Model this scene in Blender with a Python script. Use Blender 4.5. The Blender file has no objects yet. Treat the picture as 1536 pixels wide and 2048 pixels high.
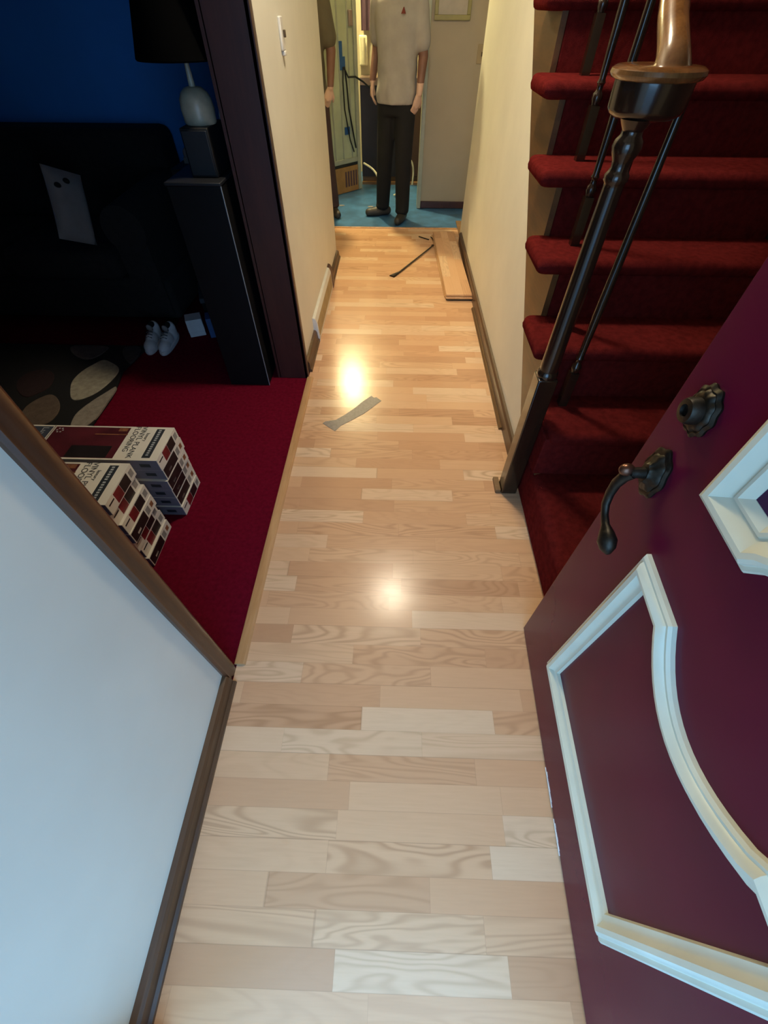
import bpy, bmesh, math, random
from mathutils import Vector, Matrix
random.seed(7)
PI = math.pi
SC = bpy.context.scene
COL = SC.collection

# ------------------------------------------------------------------ camera, sky, exposure
cam_d = bpy.data.cameras.new('camera')
cam_d.sensor_fit = 'VERTICAL'
cam_d.sensor_height = 36.0
cam_d.sensor_width = 27.0
cam_d.lens = 820.0 / 2048.0 * 36.0
cam_d.clip_start = 0.02
cam = bpy.data.objects.new('camera', cam_d)
COL.objects.link(cam)
cam.location = (0.0, 0.0, 1.4)
f = 820.0
vy = Vector((37.0, -1018.0, f)).normalized()
dn = Vector((-3.0, 664.0, f))
dn = (dn - vy * dn.dot(vy)).normalized()
vx = dn.cross(vy)
def c2w(v): return Vector((vx.dot(v), vy.dot(v), -dn.dot(v)))
cr, cu, cb = c2w(Vector((1, 0, 0))), c2w(Vector((0, -1, 0))), c2w(Vector((0, 0, -1)))
cam.rotation_euler = Matrix(((cr.x, cu.x, cb.x), (cr.y, cu.y, cb.y), (cr.z, cu.z, cb.z))).to_euler()
SC.camera = cam

HALL_LAMP = 235.0
KITCHEN_LAMP = 1400.0
SKY = 4.1
SC.view_settings.view_transform = 'Standard'
SC.view_settings.look = 'None'
SC.view_settings.gamma = 1.0
SC.view_settings.use_curve_mapping = False
SC.view_settings.exposure = 0.0

world = bpy.data.worlds.new('overcast_sky')
SC.world = world
world.use_nodes = True
bg = world.node_tree.nodes['Background']
bg.inputs['Color'].default_value = (0.31, 0.61, 1.0, 1)
bg.inputs['Strength'].default_value = SKY

# sampling portal for the daylight through the open front door (gives no light of its own)
pl = bpy.data.lights.new('doorway_portal', 'AREA')
pl.shape = 'RECTANGLE'; pl.size = 0.93; pl.size_y = 2.06
pl.cycles.is_portal = True
po = bpy.data.objects.new('doorway_portal', pl)
COL.objects.link(po)
po.location = (-0.005, -0.46, 1.03)
po.rotation_euler = (PI / 2, 0, 0)
po['kind'] = 'helper'

# ------------------------------------------------------------------ helpers
def s2l(c):
    c /= 255.0
    return c / 12.92 if c <= 0.04045 else ((c + 0.055) / 1.055) ** 2.4
def rgb(r, g, b): return (s2l(r), s2l(g), s2l(b), 1.0)

class NT:
    def __init__(self, name):
        self.m = bpy.data.materials.new(name); self.m.use_nodes = True
        self.t = self.m.node_tree
        self.b = self.t.nodes['Principled BSDF']
    def n(self, typ, **kw):
        o = self.t.nodes.new(typ)
        for k, v in kw.items(): setattr(o, k, v)
        return o
    def l(self, a, b): self.t.links.new(a, b)
    def put(self, sock, v):
        if hasattr(v, 'is_linked') or hasattr(v, 'links'): self.l(v, sock)
        else: sock.default_value = v
    def math(self, op, a, b=None, c=None):
        o = self.n('ShaderNodeMath', operation=op)
        self.put(o.inputs[0], a)
        if b is not None: self.put(o.inputs[1], b)
        if c is not None: self.put(o.inputs[2], c)
        return o.outputs[0]
    def mix(self, fac, a, b, mode='MIX'):
        o = self.n('ShaderNodeMix', data_type='RGBA', blend_type=mode)
        self.put(o.inputs[0], fac); self.put(o.inputs[6], a); self.put(o.inputs[7], b)
        return o.outputs[2]
    def ramp(self, fac, stops):
        o = self.n('ShaderNodeValToRGB')
        e = o.color_ramp.elements
        while len(e) < len(stops): e.new(0.5)
        for i, (p, c) in enumerate(stops): e[i].position = p; e[i].color = c
        self.put(o.inputs[0], fac)
        return o.outputs[0]
    def noise(self, vec, scale, detail=3, rough=0.55, dist=0.0):
        o = self.n('ShaderNodeTexNoise')
        if vec is not None: self.l(vec, o.inputs['Vector'])
        o.inputs['Scale'].default_value = scale; o.inputs['Detail'].default_value = detail
        o.inputs['Roughness'].default_value = rough; o.inputs['Distortion'].default_value = dist
        return o.outputs[0]
    def coord(self, scale=None, kind='Object', rot=None):
        o = self.n('ShaderNodeTexCoord').outputs[kind]
        if scale or rot:
            mp = self.n('ShaderNodeMapping')
            self.l(o, mp.inputs[0])
            if scale: mp.inputs['Scale'].default_value = scale
            if rot: mp.inputs['Rotation'].default_value = rot
            o = mp.outputs[0]
        return o
    def bump(self, h, strength=0.2, dist=0.002):
        o = self.n('ShaderNodeBump')
        o.inputs['Strength'].default_value = strength; o.inputs['Distance'].default_value = dist
        self.l(h, o.inputs['Height']); self.l(o.outputs[0], self.b.inputs['Normal'])

M = {}
def plain(name, c, rough=0.5, metal=0.0, spec=0.5, coat=0.0, var=0.06, vs=14.0, bump=0.0, bs=200.0, bd=0.001, sheen=0.0):
    k = NT(name)
    v = k.coord()
    n1 = k.noise(v, vs, 3)
    dark = tuple(x * (1 - var * 2) for x in c[:3]) + (1,)
    lite = tuple(min(1, x * (1 + var)) for x in c[:3]) + (1,)
    k.l(k.ramp(n1, [(0.3, dark), (0.7, lite)]), k.b.inputs['Base Color'])
    k.b.inputs['Roughness'].default_value = rough
    k.b.inputs['Metallic'].default_value = metal
    k.b.inputs['Specular IOR Level'].default_value = spec
    k.b.inputs['Coat Weight'].default_value = coat
    k.b.inputs['Coat Roughness'].default_value = 0.15
    if sheen:
        k.b.inputs['Sheen Weight'].default_value = sheen
        k.b.inputs['Sheen Roughness'].default_value = 0.5
    if bump: k.bump(k.noise(v, bs, 2), bump, bd)
    M[name] = k.m
    return k.m

def wood(name, c1, c2, axis='Z', rough=0.3, scale=9.0, coat=0.0):
    k = NT(name)
    sc = {'X': (0.09, 1, 1), 'Y': (1, 0.09, 1), 'Z': (1, 1, 0.09)}[axis]
    v = k.coord(scale=sc)
    a = k.noise(v, scale * 2, 4, 0.6, 0.5)
    fine = k.noise(v, scale * 22, 2, 0.5)
    mx = k.math('ADD', k.math('MULTIPLY', a, 0.75), k.math('MULTIPLY', fine, 0.25))
    k.l(k.ramp(mx, [(0.33, c1), (0.66, c2)]), k.b.inputs['Base Color'])
    k.b.inputs['Roughness'].default_value = rough
    k.b.inputs['Coat Weight'].default_value = coat
    k.b.inputs['Coat Roughness'].default_value = 0.1
    k.bump(fine, 0.08, 0.0006)
    M[name] = k.m
    return k.m

def strip_floor(name, along='X', row=0.0665, stops=None, rough=0.17):
    """three strip laminate: rows of short staves, each with its own tone and figure"""
    k = NT(name)
    sep = k.n('ShaderNodeSeparateXYZ'); k.l(k.coord(), sep.inputs[0])
    x, y = (sep.outputs[0], sep.outputs[1]) if along == 'X' else (sep.outputs[1], sep.outputs[0])
    r = k.math('DIVIDE', y, row)
    ri = k.math('FLOOR', r)
    rf = k.math('SUBTRACT', r, ri)
    w1 = k.n('ShaderNodeTexWhiteNoise', noise_dimensions='1D'); k.l(ri, w1.inputs['W'])
    xo = k.math('ADD', k.math('DIVIDE', x, 0.43), k.math('MULTIPLY', w1.outputs[0], 7.0))
    # vary stave lengths a little
    warp = k.n('ShaderNodeTexNoise', noise_dimensions='1D'); k.l(k.math('MULTIPLY', xo, 0.7), warp.inputs['W'])
    xo = k.math('ADD', xo, k.math('MULTIPLY', warp.outputs[0], 0.4))
    ci = k.math('FLOOR', xo)
    cf = k.math('SUBTRACT', xo, ci)
    cb_ = k.n('ShaderNodeCombineXYZ'); k.l(ci, cb_.inputs[0]); k.l(ri, cb_.inputs[1])
    w2 = k.n('ShaderNodeTexWhiteNoise', noise_dimensions='2D'); k.l(cb_.outputs[0], w2.inputs['Vector'])
    tone = w2.outputs['Value']
    # grain coordinates: stretched along the stave, moved per stave
    cg = k.n('ShaderNodeCombineXYZ')
    k.l(k.math('ADD', k.math('MULTIPLY', x, 1.5), k.math('MULTIPLY', tone, 37.0)), cg.inputs[0])
    k.l(k.math('MULTIPLY', y, 9.5), cg.inputs[1])
    k.l(k.math('MULTIPLY', tone, 19.0), cg.inputs[2])
    fig = k.noise(cg.outputs[0], 1.1, 2, 0.4, 0.55)
    rings = k.math('SINE', k.math('MULTIPLY', fig, 95.0))
    rings = k.math('POWER', k.math('ADD', k.math('MULTIPLY', rings, 0.5), 0.5), 2.2)
    cg2 = k.n('ShaderNodeCombineXYZ')
    k.l(k.math('ADD', k.math('MULTIPLY', x, 9.0), k.math('MULTIPLY', tone, 11.0)), cg2.inputs[0]); k.l(k.math('MULTIPLY', y, 150.0), cg2.inputs[1])
    fine = k.noise(cg2.outputs[0], 1.0, 3, 0.6)
    base = k.ramp(tone, stops)
    w3 = k.n('ShaderNodeSeparateColor'); k.l(w2.outputs['Color'], w3.inputs[0])
    amount = k.math('MULTIPLY', k.math('POWER', w3.outputs[1], 1.4), 0.42)
    c = k.mix(k.math('MULTIPLY', rings, amount), base, rgb(150, 100, 62), 'MIX')
    c = k.mix(k.math('MULTIPLY', k.math('SUBTRACT', fine, 0.3), 0.30), c, rgb(175, 128, 88), 'MIX')
    big = k.noise(cg.outputs[0], 0.35, 2)
    c = k.mix(k.math('MULTIPLY', big, 0.22), c, rgb(226, 196, 158))
    # seams
    def near(fr, wid):
        a = k.math('MINIMUM', fr, k.math('SUBTRACT', 1.0, fr))
        return k.math('LESS_THAN', a, wid)
    s1 = k.math('MULTIPLY', near(rf, 0.012), 0.16)
    pr = k.math('FRACT', k.math('DIVIDE', ri, 3.0))
    plank = k.math('LESS_THAN', pr, 0.2)
    s2 = k.math('MULTIPLY', k.math('MULTIPLY', k.math('LESS_THAN', rf, 0.02), plank), 0.30)
    s3 = k.math('MULTIPLY', near(cf, 0.0022), 0.2)
    seam = k.math('MAXIMUM', k.math('MAXIMUM', s1, s2), s3)
    c = k.mix(seam, c, rgb(120, 82, 52))
    k.l(c, k.b.inputs['Base Color'])
    k.l(k.math('ADD', rough, k.math('MULTIPLY', fine, 0.10)), k.b.inputs['Roughness'])
    k.b.inputs['Specular IOR Level'].default_value = 0.31
    k.bump(k.math('SUBTRACT', fine, k.math('MULTIPLY', seam, 3.0)), 0.05, 0.0006)
    M[name] = k.m
    return k.m

# ------------------------------------------------------------------ materials
FLOOR_STOPS = [(0.0, rgb(198, 148, 110)), (0.25, rgb(214, 164, 124)), (0.7, rgb(222, 177, 138)), (1.0, rgb(232, 201, 168))]
strip_floor('laminate', 'X', 0.0665, FLOOR_STOPS)
strip_floor('loose_plank', 'Y', 0.064, FLOOR_STOPS, 0.3)
plain('wall_paint', rgb(226, 223, 208), 0.55, var=0.03, vs=3.0, bump=0.06, bs=120, bd=0.0008)
plain('ceiling_paint', rgb(235, 232, 222), 0.8, var=0.03)
plain('taupe_wall', rgb(174, 160, 136), 0.6, var=0.03, vs=3)
plain('blue_wall', rgb(52, 140, 226), 0.65, var=0.05, vs=2)
plain('kitchen_cream', rgb(184, 174, 142), 0.6, var=0.05, vs=4)
plain('red_carpet', rgb(102, 16, 36), 0.95, spec=0.0, var=0.12, vs=60, bump=0.6, bs=420, bd=0.004)
plain('stair_carpet', rgb(96, 30, 29), 0.95, spec=0.0, var=0.14, vs=45, bump=0.7, bs=380, bd=0.005)
plain('blue_vinyl', rgb(64, 112, 158), 0.35, var=0.22, vs=7)
plain('porch_concrete', rgb(150, 150, 148), 0.9, var=0.1)
wood('dark_trim', rgb(58, 34, 22), rgb(92, 56, 34), 'Z', 0.35, 8, 0.2)
wood('dark_trim_long', rgb(62, 42, 28), rgb(98, 68, 44), 'Y', 0.4, 8, 0.1)
wood('jamb_wood', rgb(54, 28, 26), rgb(76, 42, 36), 'Z', 0.4, 6, 0.1)
wood('walnut', rgb(28, 18, 13), rgb(50, 33, 22), 'Z', 0.22, 9, 0.5)
wood('rail_wood', rgb(92, 58, 30), rgb(132, 90, 50), 'Z', 0.2, 7, 0.6)
wood('stringer_wood', rgb(78, 52, 26), rgb(108, 74, 38), 'Y', 0.4, 8)
wood('beech', rgb(188, 140, 92), rgb(216, 172, 124), 'Y', 0.25, 7, 0.3)
wood('brown_board', rgb(112, 82, 52), rgb(140, 106, 70), 'X', 0.5, 7)
plain('maroon_paint', rgb(88, 16, 44), 0.24, spec=0.2, var=0.04, vs=5, bump=0.03, bs=60)
plain('ivory_paint', rgb(214, 214, 194), 0.35, var=0.04, vs=8)
plain('purple_panel', rgb(66, 40, 74), 0.25, var=0.05)
plain('old_bronze', rgb(58, 54, 48), 0.42, metal=0.85, var=0.2, vs=60, bump=0.3, bs=90, bd=0.002)
plain('brown_bronze', rgb(112, 78, 62), 0.3, metal=0.8, var=0.1)
plain('bare_white', rgb(240, 245, 245), 0.5)
plain('black_cabinet', rgb(13, 13, 15), 0.6, spec=0.2, var=0.1)
plain('black_side', rgb(12, 12, 13), 0.6, var=0.1)
plain('speaker_black', rgb(22, 24, 30), 0.5, var=0.1)
plain('sofa_fabric', rgb(30, 27, 26), 0.95, var=0.15, vs=40, bump=0.4, bs=300, bd=0.003)
plain('pale_cloth', rgb(140, 136, 134), 0.9, var=0.05, bump=0.2, bs=150)
plain('black_mark', rgb(18, 17, 17), 0.9)
plain('shade_black', rgb(5, 5, 5), 0.9, spec=0.03)
plain('lamp_ceramic', rgb(168, 162, 142), 0.35, var=0.12, vs=20)
plain('pale_metal', rgb(170, 182, 196), 0.3, metal=0.4)
plain('rug_black', rgb(20, 19, 19), 0.97, bump=0.5, bs=300, bd=0.004)
for nm_, c_ in (('pebble_cream', (168, 160, 140)), ('pebble_taupe', (150, 140, 126)), ('pebble_brown', (100, 84, 70)), ('pebble_grey', (92, 84, 82)), ('pebble_slate', (64, 58, 58)), ('pebble_dark', (46, 26, 26))):
    plain(nm_, rgb(*c_), 0.97, var=0.12, vs=35, bump=0.6, bs=220, bd=0.004)
plain('carton_white', rgb(222, 216, 202), 0.6, var=0.03)
plain('carton_side', rgb(112, 108, 120), 0.65, var=0.05)
plain('carton_navy', rgb(42, 48, 54), 0.5)
plain('carton_slate', rgb(60, 66, 78), 0.45, var=0.08)
plain('carton_maroon', rgb(84, 30, 38), 0.4, var=0.25, vs=9)
plain('carton_red', rgb(120, 28, 34), 0.45, var=0.2, vs=30)
plain('carton_black', rgb(34, 28, 28), 0.4, var=0.2, vs=30)
plain('carton_brown', rgb(140, 92, 62), 0.45, var=0.2, vs=40)
plain('carton_grey', rgb(150, 146, 138), 0.5, var=0.1)
plain('ink', rgb(70, 72, 72), 0.6)
plain('pale_ink', rgb(176, 180, 180), 0.6)
plain('white_rubber', rgb(206, 208, 212), 0.5, var=0.04)
plain('blue_packet', rgb(62, 96, 150), 0.5)
plain('grey_card', rgb(62, 66, 74), 0.7)
plain('white_plastic', rgb(222, 220, 214), 0.4)
plain('register_white', rgb(222, 218, 206), 0.4, var=0.03)
plain('register_grille', rgb(168, 146, 104), 0.6, var=0.1)
plain('tape_grey', rgb(136, 124, 118), 0.45, var=0.12, vs=70, bump=0.3, bs=140)
plain('iron', rgb(46, 34, 22), 0.5, metal=0.5)
plain('appliance', rgb(186, 192, 160), 0.35, var=0.10, vs=5)
plain('appliance_edge', rgb(168, 170, 150), 0.35)
plain('blue_tape', rgb(36, 84, 140), 0.6)
plain('black_rubber', rgb(22, 22, 22), 0.5)
plain('cardboard', rgb(164, 124, 74), 0.85, var=0.08)
plain('print_purple', rgb(92, 66, 70), 0.8)
plain('cord_white', rgb(212, 206, 176), 0.5)
plain('phone_cream', rgb(226, 220, 182), 0.35)
plain('kitchen_dark', rgb(34, 26, 32), 0.5)
plain('kitchen_brown', rgb(70, 48, 30), 0.5)
plain('counter', rgb(150, 128, 116), 0.4)
plain('curtain_purple', rgb(70, 48, 60), 0.9)
plain('frame_gold', rgb(150, 140, 80), 0.4)
plain('mat_pale', rgb(178, 168, 152), 0.5)
plain('switch_plate', rgb(168, 148, 114), 0.5)
plain('switch_slot', rgb(84, 66, 40), 0.5)
plain('skin', rgb(122, 84, 68), 0.55, var=0.06)
plain('pale_skin', rgb(206, 170, 148), 0.55, var=0.05)
plain('shirt_grey', rgb(160, 154, 146), 0.9, var=0.05, bump=0.2, bs=90)
plain('shirt_olive', rgb(96, 88, 68), 0.9, var=0.05)
plain('trouser_black', rgb(11, 11, 14), 0.9, var=0.1)
plain('trouser_plum', rgb(66, 48, 48), 0.9, var=0.1)
plain('shoe_dark', rgb(52, 46, 42), 0.55)
plain('shoe_toe', rgb(120, 112, 104), 0.5)
plain('hair_dark', rgb(38, 28, 22), 0.7)
plain('eye_dark', rgb(20, 18, 18), 0.3)
plain('lip', rgb(150, 84, 76), 0.5)
plain('mark_red', rgb(110, 44, 34), 0.8)
plain('glass_dark', rgb(18, 20, 24), 0.1)
def emitter(name, col, strength):
    k = NT(name)
    k.b.inputs['Base Color'].default_value = (0.9, 0.9, 0.85, 1)
    k.b.inputs['Emission Color'].default_value = col
    k.b.inputs['Emission Strength'].default_value = strength
    M[name] = k.m
emitter('hall_glow', (1.0, 0.86, 0.63, 1), HALL_LAMP)
emitter('kitchen_glow', (1.0, 0.83, 0.42, 1), KITCHEN_LAMP)

# ------------------------------------------------------------------ mesh builder
class MB:
    def __init__(self): self.v = []; self.f = []; self.m = []
    def add(self, vs, fs, mi=0):
        o = len(self.v)
        self.v += [tuple(p) for p in vs]
        self.f += [tuple(i + o for i in q) for q in fs]
        self.m += [mi] * len(fs)
        return self
    def box(self, a, b, mi=0):
        x0, y0, z0 = a; x1, y1, z1 = b
        vs = [(x0, y0, z0), (x1, y0, z0), (x1, y1, z0), (x0, y1, z0), (x0, y0, z1), (x1, y0, z1), (x1, y1, z1), (x0, y1, z1)]
        return self.add(vs, [(0, 3, 2, 1), (4, 5, 6, 7), (0, 1, 5, 4), (1, 2, 6, 5), (2, 3, 7, 6), (3, 0, 4, 7)], mi)
    def prism(self, pts, lo, hi, axis='z', mi=0):
        """closed 2d outline extruded along an axis; pts are (x,y) for z, (x,z) for y, (y,z) for x"""
        def P(p, h):
            return {'z': (p[0], p[1], h), 'y': (p[0], h, p[1]), 'x': (h, p[0], p[1])}[axis]
        n = len(pts)
        vs = [P(p, lo) for p in pts] + [P(p, hi) for p in pts]
        fs = [tuple(range(n - 1, -1, -1)), tuple(range(n, 2 * n))]
        fs += [(i, (i + 1) % n, n + (i + 1) % n, n + i) for i in range(n)]
        return self.add(vs, fs, mi)
    def lathe(self, prof, c=(0, 0, 0), seg=24, sx=1.0, sy=1.0, mi=0, mat=None):
        """profile of (radius, height) turned about z"""
        vs = []; fs = []
        n = len(prof)
        for r, z in prof:
            for k in range(seg):
                a = 2 * PI * k / seg
                vs.append(Vector((r * math.cos(a) * sx, r * math.sin(a) * sy, z)))
        for i in range(n - 1):
            for k in range(seg):
                k2 = (k + 1) % seg
                fs.append((i * seg + k, i * seg + k2, (i + 1) * seg + k2, (i + 1) * seg + k))
        fs.append(tuple(range(seg - 1, -1, -1)))
        fs.append(tuple((n - 1) * seg + k for k in range(seg)))
        if mat is not None: vs = [mat @ p for p in vs]
        vs = [(p[0] + c[0], p[1] + c[1], p[2] + c[2]) for p in vs]
        return self.add(vs, fs, mi)
    def tube(self, path, rad, seg=12, flat=1.0, mi=0, up=(0, 0, 1), caps=True):
        path = [Vector(p) for p in path]
        n = len(path)
        if not isinstance(rad, (list, tuple)): rad = [rad] * n
        vs = []; fs = []
        upv = Vector(up)
        if n > 1 and abs((path[-1] - path[0]).normalized().dot(upv)) > 0.86: upv = Vector((0, 1, 0)) if abs(up[1]) < 0.5 else Vector((1, 0, 0))
        for i, p in enumerate(path):
            t = (path[min(i + 1, n - 1)] - path[max(i - 1, 0)]).normalized()
            a = t.cross(upv)
            if a.length < 1e-3: a = t.cross(Vector((0, 1, 0)))
            a.normalize(); b = a.cross(t).normalized()
            for k in range(seg):
                an = 2 * PI * k / seg
                vs.append(p + a * math.cos(an) * rad[i] + b * math.sin(an) * rad[i] * flat)
        for i in range(n - 1):
            for k in range(seg):
                k2 = (k + 1) % seg
                fs.append((i * seg + k, i * seg + k2, (i + 1) * seg + k2, (i + 1) * seg + k))
        if caps:
            fs.append(tuple(range(seg - 1, -1, -1)))
            fs.append(tuple((n - 1) * seg + k for k in range(seg)))
        return self.add(vs, fs, mi)
    def ball(self, c, r, seg=16, rings=10, mi=0, mat=None):
        if not isinstance(r, (list, tuple)): r = (r, r, r)
        vs = []; fs = []
        for i in range(1, rings):
            th = PI * i / rings
            for k in range(seg):
                a = 2 * PI * k / seg
                vs.append(Vector((r[0] * math.sin(th) * math.cos(a), r[1] * math.sin(th) * math.sin(a), r[2] * math.cos(th))))
        vs += [Vector((0, 0, r[2])), Vector((0, 0, -r[2]))]
        N = (rings - 1) * seg
        for i in range(rings - 2):
            for k in range(seg):
                k2 = (k + 1) % seg
                fs.append((i * seg + k, (i + 1) * seg + k, (i + 1) * seg + k2, i * seg + k2))
        for k in range(seg):
            k2 = (k + 1) % seg
            fs.append((k, k2, N)); fs.append(((rings - 2) * seg + k2, (rings - 2) * seg + k, N + 1))
        if mat is not None: vs = [mat @ p for p in vs]
        vs = [(p[0] + c[0], p[1] + c[1], p[2] + c[2]) for p in vs]
        return self.add(vs, fs, mi)
    def limb(self, pts, rad, seg=14, flat=1.0):
        """tapered limb with rounded joints (for fusing)"""
        self.tube(pts, rad, seg, flat)
        rr = rad if isinstance(rad, (list, tuple)) else [rad] * len(pts)
        for p, r in zip(pts, rr): self.ball(p, r * 0.99, 12, 8)
        return self
    def rings(self, rs, seg=20):
        """loft of ellipses (cx, cy, z, rx, ry)"""
        vs = []; fs = []
        for cx, cy, z, rx, ry in rs:
            for k in range(seg):
                a = 2 * PI * k / seg
                ca, sa = math.cos(a), math.sin(a)
                e = 0.8
                vs.append((cx + rx * math.copysign(abs(ca) ** e, ca), cy + ry * math.copysign(abs(sa) ** e, sa), z))
        n = len(rs)
        for i in range(n - 1):
            for k in range(seg):
                k2 = (k + 1) % seg
                fs.append((i * seg + k, i * seg + k2, (i + 1) * seg + k2, (i + 1) * seg + k))
        fs.append(tuple(range(seg - 1, -1, -1))); fs.append(tuple((n - 1) * seg + k for k in range(seg)))
        return self.add(vs, fs)
    def mesh(self, name, mats, smooth=40):
        me = bpy.data.meshes.new(name)
        me.from_pydata(self.v, [], self.f)
        me.update()
        bm = bmesh.new(); bm.from_mesh(me)
        bmesh.ops.recalc_face_normals(bm, faces=bm.faces)
        bm.to_mesh(me); bm.free()
        for m in (mats if isinstance(mats, (list, tuple)) else [mats]): me.materials.append(M[m])
        me.polygons.foreach_set('material_index', self.m)
        if smooth:
            me.shade_smooth(); me.set_sharp_from_angle(angle=math.radians(smooth))
        return me
    def build(self, name, mats, parent=None, loc=(0, 0, 0), rot=(0, 0, 0), bevel=0.0, seg=2, smooth=40, subsurf=0):
        o = bpy.data.objects.new(name, self.mesh(name, mats, smooth))
        COL.objects.link(o)
        o.location = loc; o.rotation_euler = rot
        if parent is not None: o.parent = parent
        if bevel:
            md = o.modifiers.new('edge', 'BEVEL'); md.width = bevel; md.segments = seg; md.limit_method = 'ANGLE'; md.angle_limit = math.radians(35)
            if hasattr(md, 'harden_normals'): md.harden_normals = False
        if subsurf:
            md = o.modifiers.new('round', 'SUBSURF'); md.levels = subsurf; md.render_levels = subsurf
        return o
    def fuse(self, name, mats, parent=None, voxel=0.01, it=3, paint=None):
        """one continuous skin from overlapping volumes"""
        tmp = bpy.data.objects.new('tmp', self.mesh('tmp', mats, 0))
        COL.objects.link(tmp)
        md = tmp.modifiers.new('r', 'REMESH'); md.mode = 'VOXEL'; md.voxel_size = voxel; md.use_smooth_shade = True
        ms = tmp.modifiers.new('s', 'SMOOTH'); ms.iterations = it; ms.factor = 0.5
        dg = bpy.context.evaluated_depsgraph_get(); dg.update()
        me = bpy.data.meshes.new_from_object(tmp.evaluated_get(dg))
        me.name = name
        bpy.data.objects.remove(tmp)
        me.materials.clear()
        for m in (mats if isinstance(mats, (list, tuple)) else [mats]): me.materials.append(M[m])
        for p in me.polygons:
            p.material_index = paint(p.center) if paint else 0
        me.shade_smooth()
        o = bpy.data.objects.new(name, me)
        COL.objects.link(o)
        if parent is not None: o.parent = parent
        return o

def tag(o, label=None, cat=None, group=None, kind=None):
    if label: o['label'] = label
    if cat: o['category'] = cat
    if group: o['group'] = group
    if kind: o['kind'] = kind
    return o
def thing(name, label, cat, loc=(0, 0, 0), rz=0.0, group=None):
    o = bpy.data.objects.new(name, None)
    o.empty_display_size = 0.1
    COL.objects.link(o)
    o.location = loc; o.rotation_euler = (0, 0, rz)
    return tag(o, label, cat, group)
def struct(o, label=None, cat=None): return tag(o, label, cat, None, 'structure')
def place_copy(src, loc, rz, label, group=None):
    r = src.copy(); COL.objects.link(r); r.location = loc; r.rotation_euler = (0, 0, rz); r['label'] = label
    if group: r['group'] = group
    for ch in list(src.children):
        c = ch.copy(); COL.objects.link(c); c.parent = r
        for g in list(ch.children):
            d = g.copy(); COL.objects.link(d); d.parent = c
    return r
def text_mesh(parts, name, parent, mat):
    """lettering as one mesh: parts of (string, size, matrix)"""
    bm = bmesh.new()
    for s, size, mx in parts:
        cu_ = bpy.data.curves.new('t', 'FONT'); cu_.body = s; cu_.size = size; cu_.align_x = 'CENTER'; cu_.align_y = 'CENTER'; cu_.extrude = 0.0002
        ob = bpy.data.objects.new('t', cu_); COL.objects.link(ob)
        dg = bpy.context.evaluated_depsgraph_get(); dg.update()
        me = bpy.data.meshes.new_from_object(ob.evaluated_get(dg))
        me.transform(mx)
        bm.from_mesh(me)
        bpy.data.objects.remove(ob); bpy.data.meshes.remove(me)
    me = bpy.data.meshes.new(name); bm.to_mesh(me); bm.free()
    me.materials.clear(); me.materials.append(M[mat])
    o = bpy.data.objects.new(name, me); COL.objects.link(o); o.parent = parent
    return o

# ------------------------------------------------------------------ the setting
CEIL = 2.65
struct(MB().box((-0.505, -0.36, -0.05), (1.46, 3.98, 0.0)).box((-0.66, 3.98, -0.05), (1.46, 4.735, 0.0)).build('floor', 'laminate'), 'pale wood strip laminate floor of the hallway', 'floor')
struct(MB().box((-4.2, -0.36, -0.05), (-0.506, 3.72, -0.002)).build('floor_living_room', 'red_carpet'), 'crimson carpet of the dark room on the left', 'floor')
struct(MB().box((-3.0, 4.736, -0.05), (2.2, 7.0, -0.003)).build('floor_kitchen', 'blue_vinyl'), 'mottled blue vinyl floor at the far end of the hallway', 'floor')
struct(MB().box((-3.0, 3.721, -0.05), (-0.661, 4.735, -0.003)).build('floor_passage', 'blue_vinyl'))
struct(MB().box((-3.0, -5.0, -0.12), (3.0, -0.46, -0.06)).build('ground', 'porch_concrete'))
cl = MB()
cl.box((-4.2, -0.5, CEIL), (0.59, 7.0, CEIL + 0.1)); cl.box((0.59, -0.5, CEIL), (1.6, 1.9, CEIL + 0.1)); cl.box((0.59, 4.36, CEIL), (2.2, 7.0, CEIL + 0.1)); cl.box((0.5, 1.8, 4.6), (1.6, 4.5, 4.7))
struct(cl.build('ceiling', 'ceiling_paint'))
# front wall with the doorway
fw = MB(); fw.box((-0.665, -0.46, 0), (-0.475, -0.34, CEIL)); fw.box((0.455, -0.46, 0), (1.6, -0.34, CEIL)); fw.box((-0.475, -0.46, 2.07), (0.455, -0.34, CEIL))
struct(fw.build('wall_front', 'wall_paint'), 'wall around the front doorway', 'wall')
struct(MB().box((-4.2, -0.46, 0), (-0.665, -0.34, CEIL)).build('wall_living_front', 'blue_wall'))
struct(MB().box((-4.3, -0.46, 0), (-4.2, 3.82, CEIL)).build('wall_living_left', 'blue_wall'))
struct(MB().box((-4.2, 3.72, 0), (-0.665, 3.82, CEIL)).build('wall_living_back', 'blue_wall'), 'deep blue wall behind the dark sofa', 'wall')
# hall wall, left: near piece, header and far piece (hall skin cream, room skin blue)
struct(MB().box((-0.66, -0.34, 0), (-0.522, 0.43, CEIL)).build('wall_left_near', 'wall_paint'), 'white wall in the lower left corner, lit by daylight', 'wall')
lw = MB(); lw.box((-0.66, 2.16, 0), (-0.522, 3.98, CEIL)); lw.box((-0.66, 0.43, 2.06), (-0.522, 2.16, CEIL))
struct(lw.build('wall_left_far', 'wall_paint'), 'cream wall left of the hallway beyond the wide opening', 'wall')
struct(MB().box((-0.668, -0.34, 0), (-0.661, 0.43, CEIL)).box((-0.668, 2.16, 0), (-0.661, 3.72, CEIL)).box((-0.668, 0.43, 2.06), (-0.661, 2.16, CEIL)).build('wall_living_right', 'blue_wall'))
struct(MB().box((-3.0, 3.86, 0), (-0.66, 3.98, CEIL)).build('wall_passage', 'kitchen_cream'))
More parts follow.
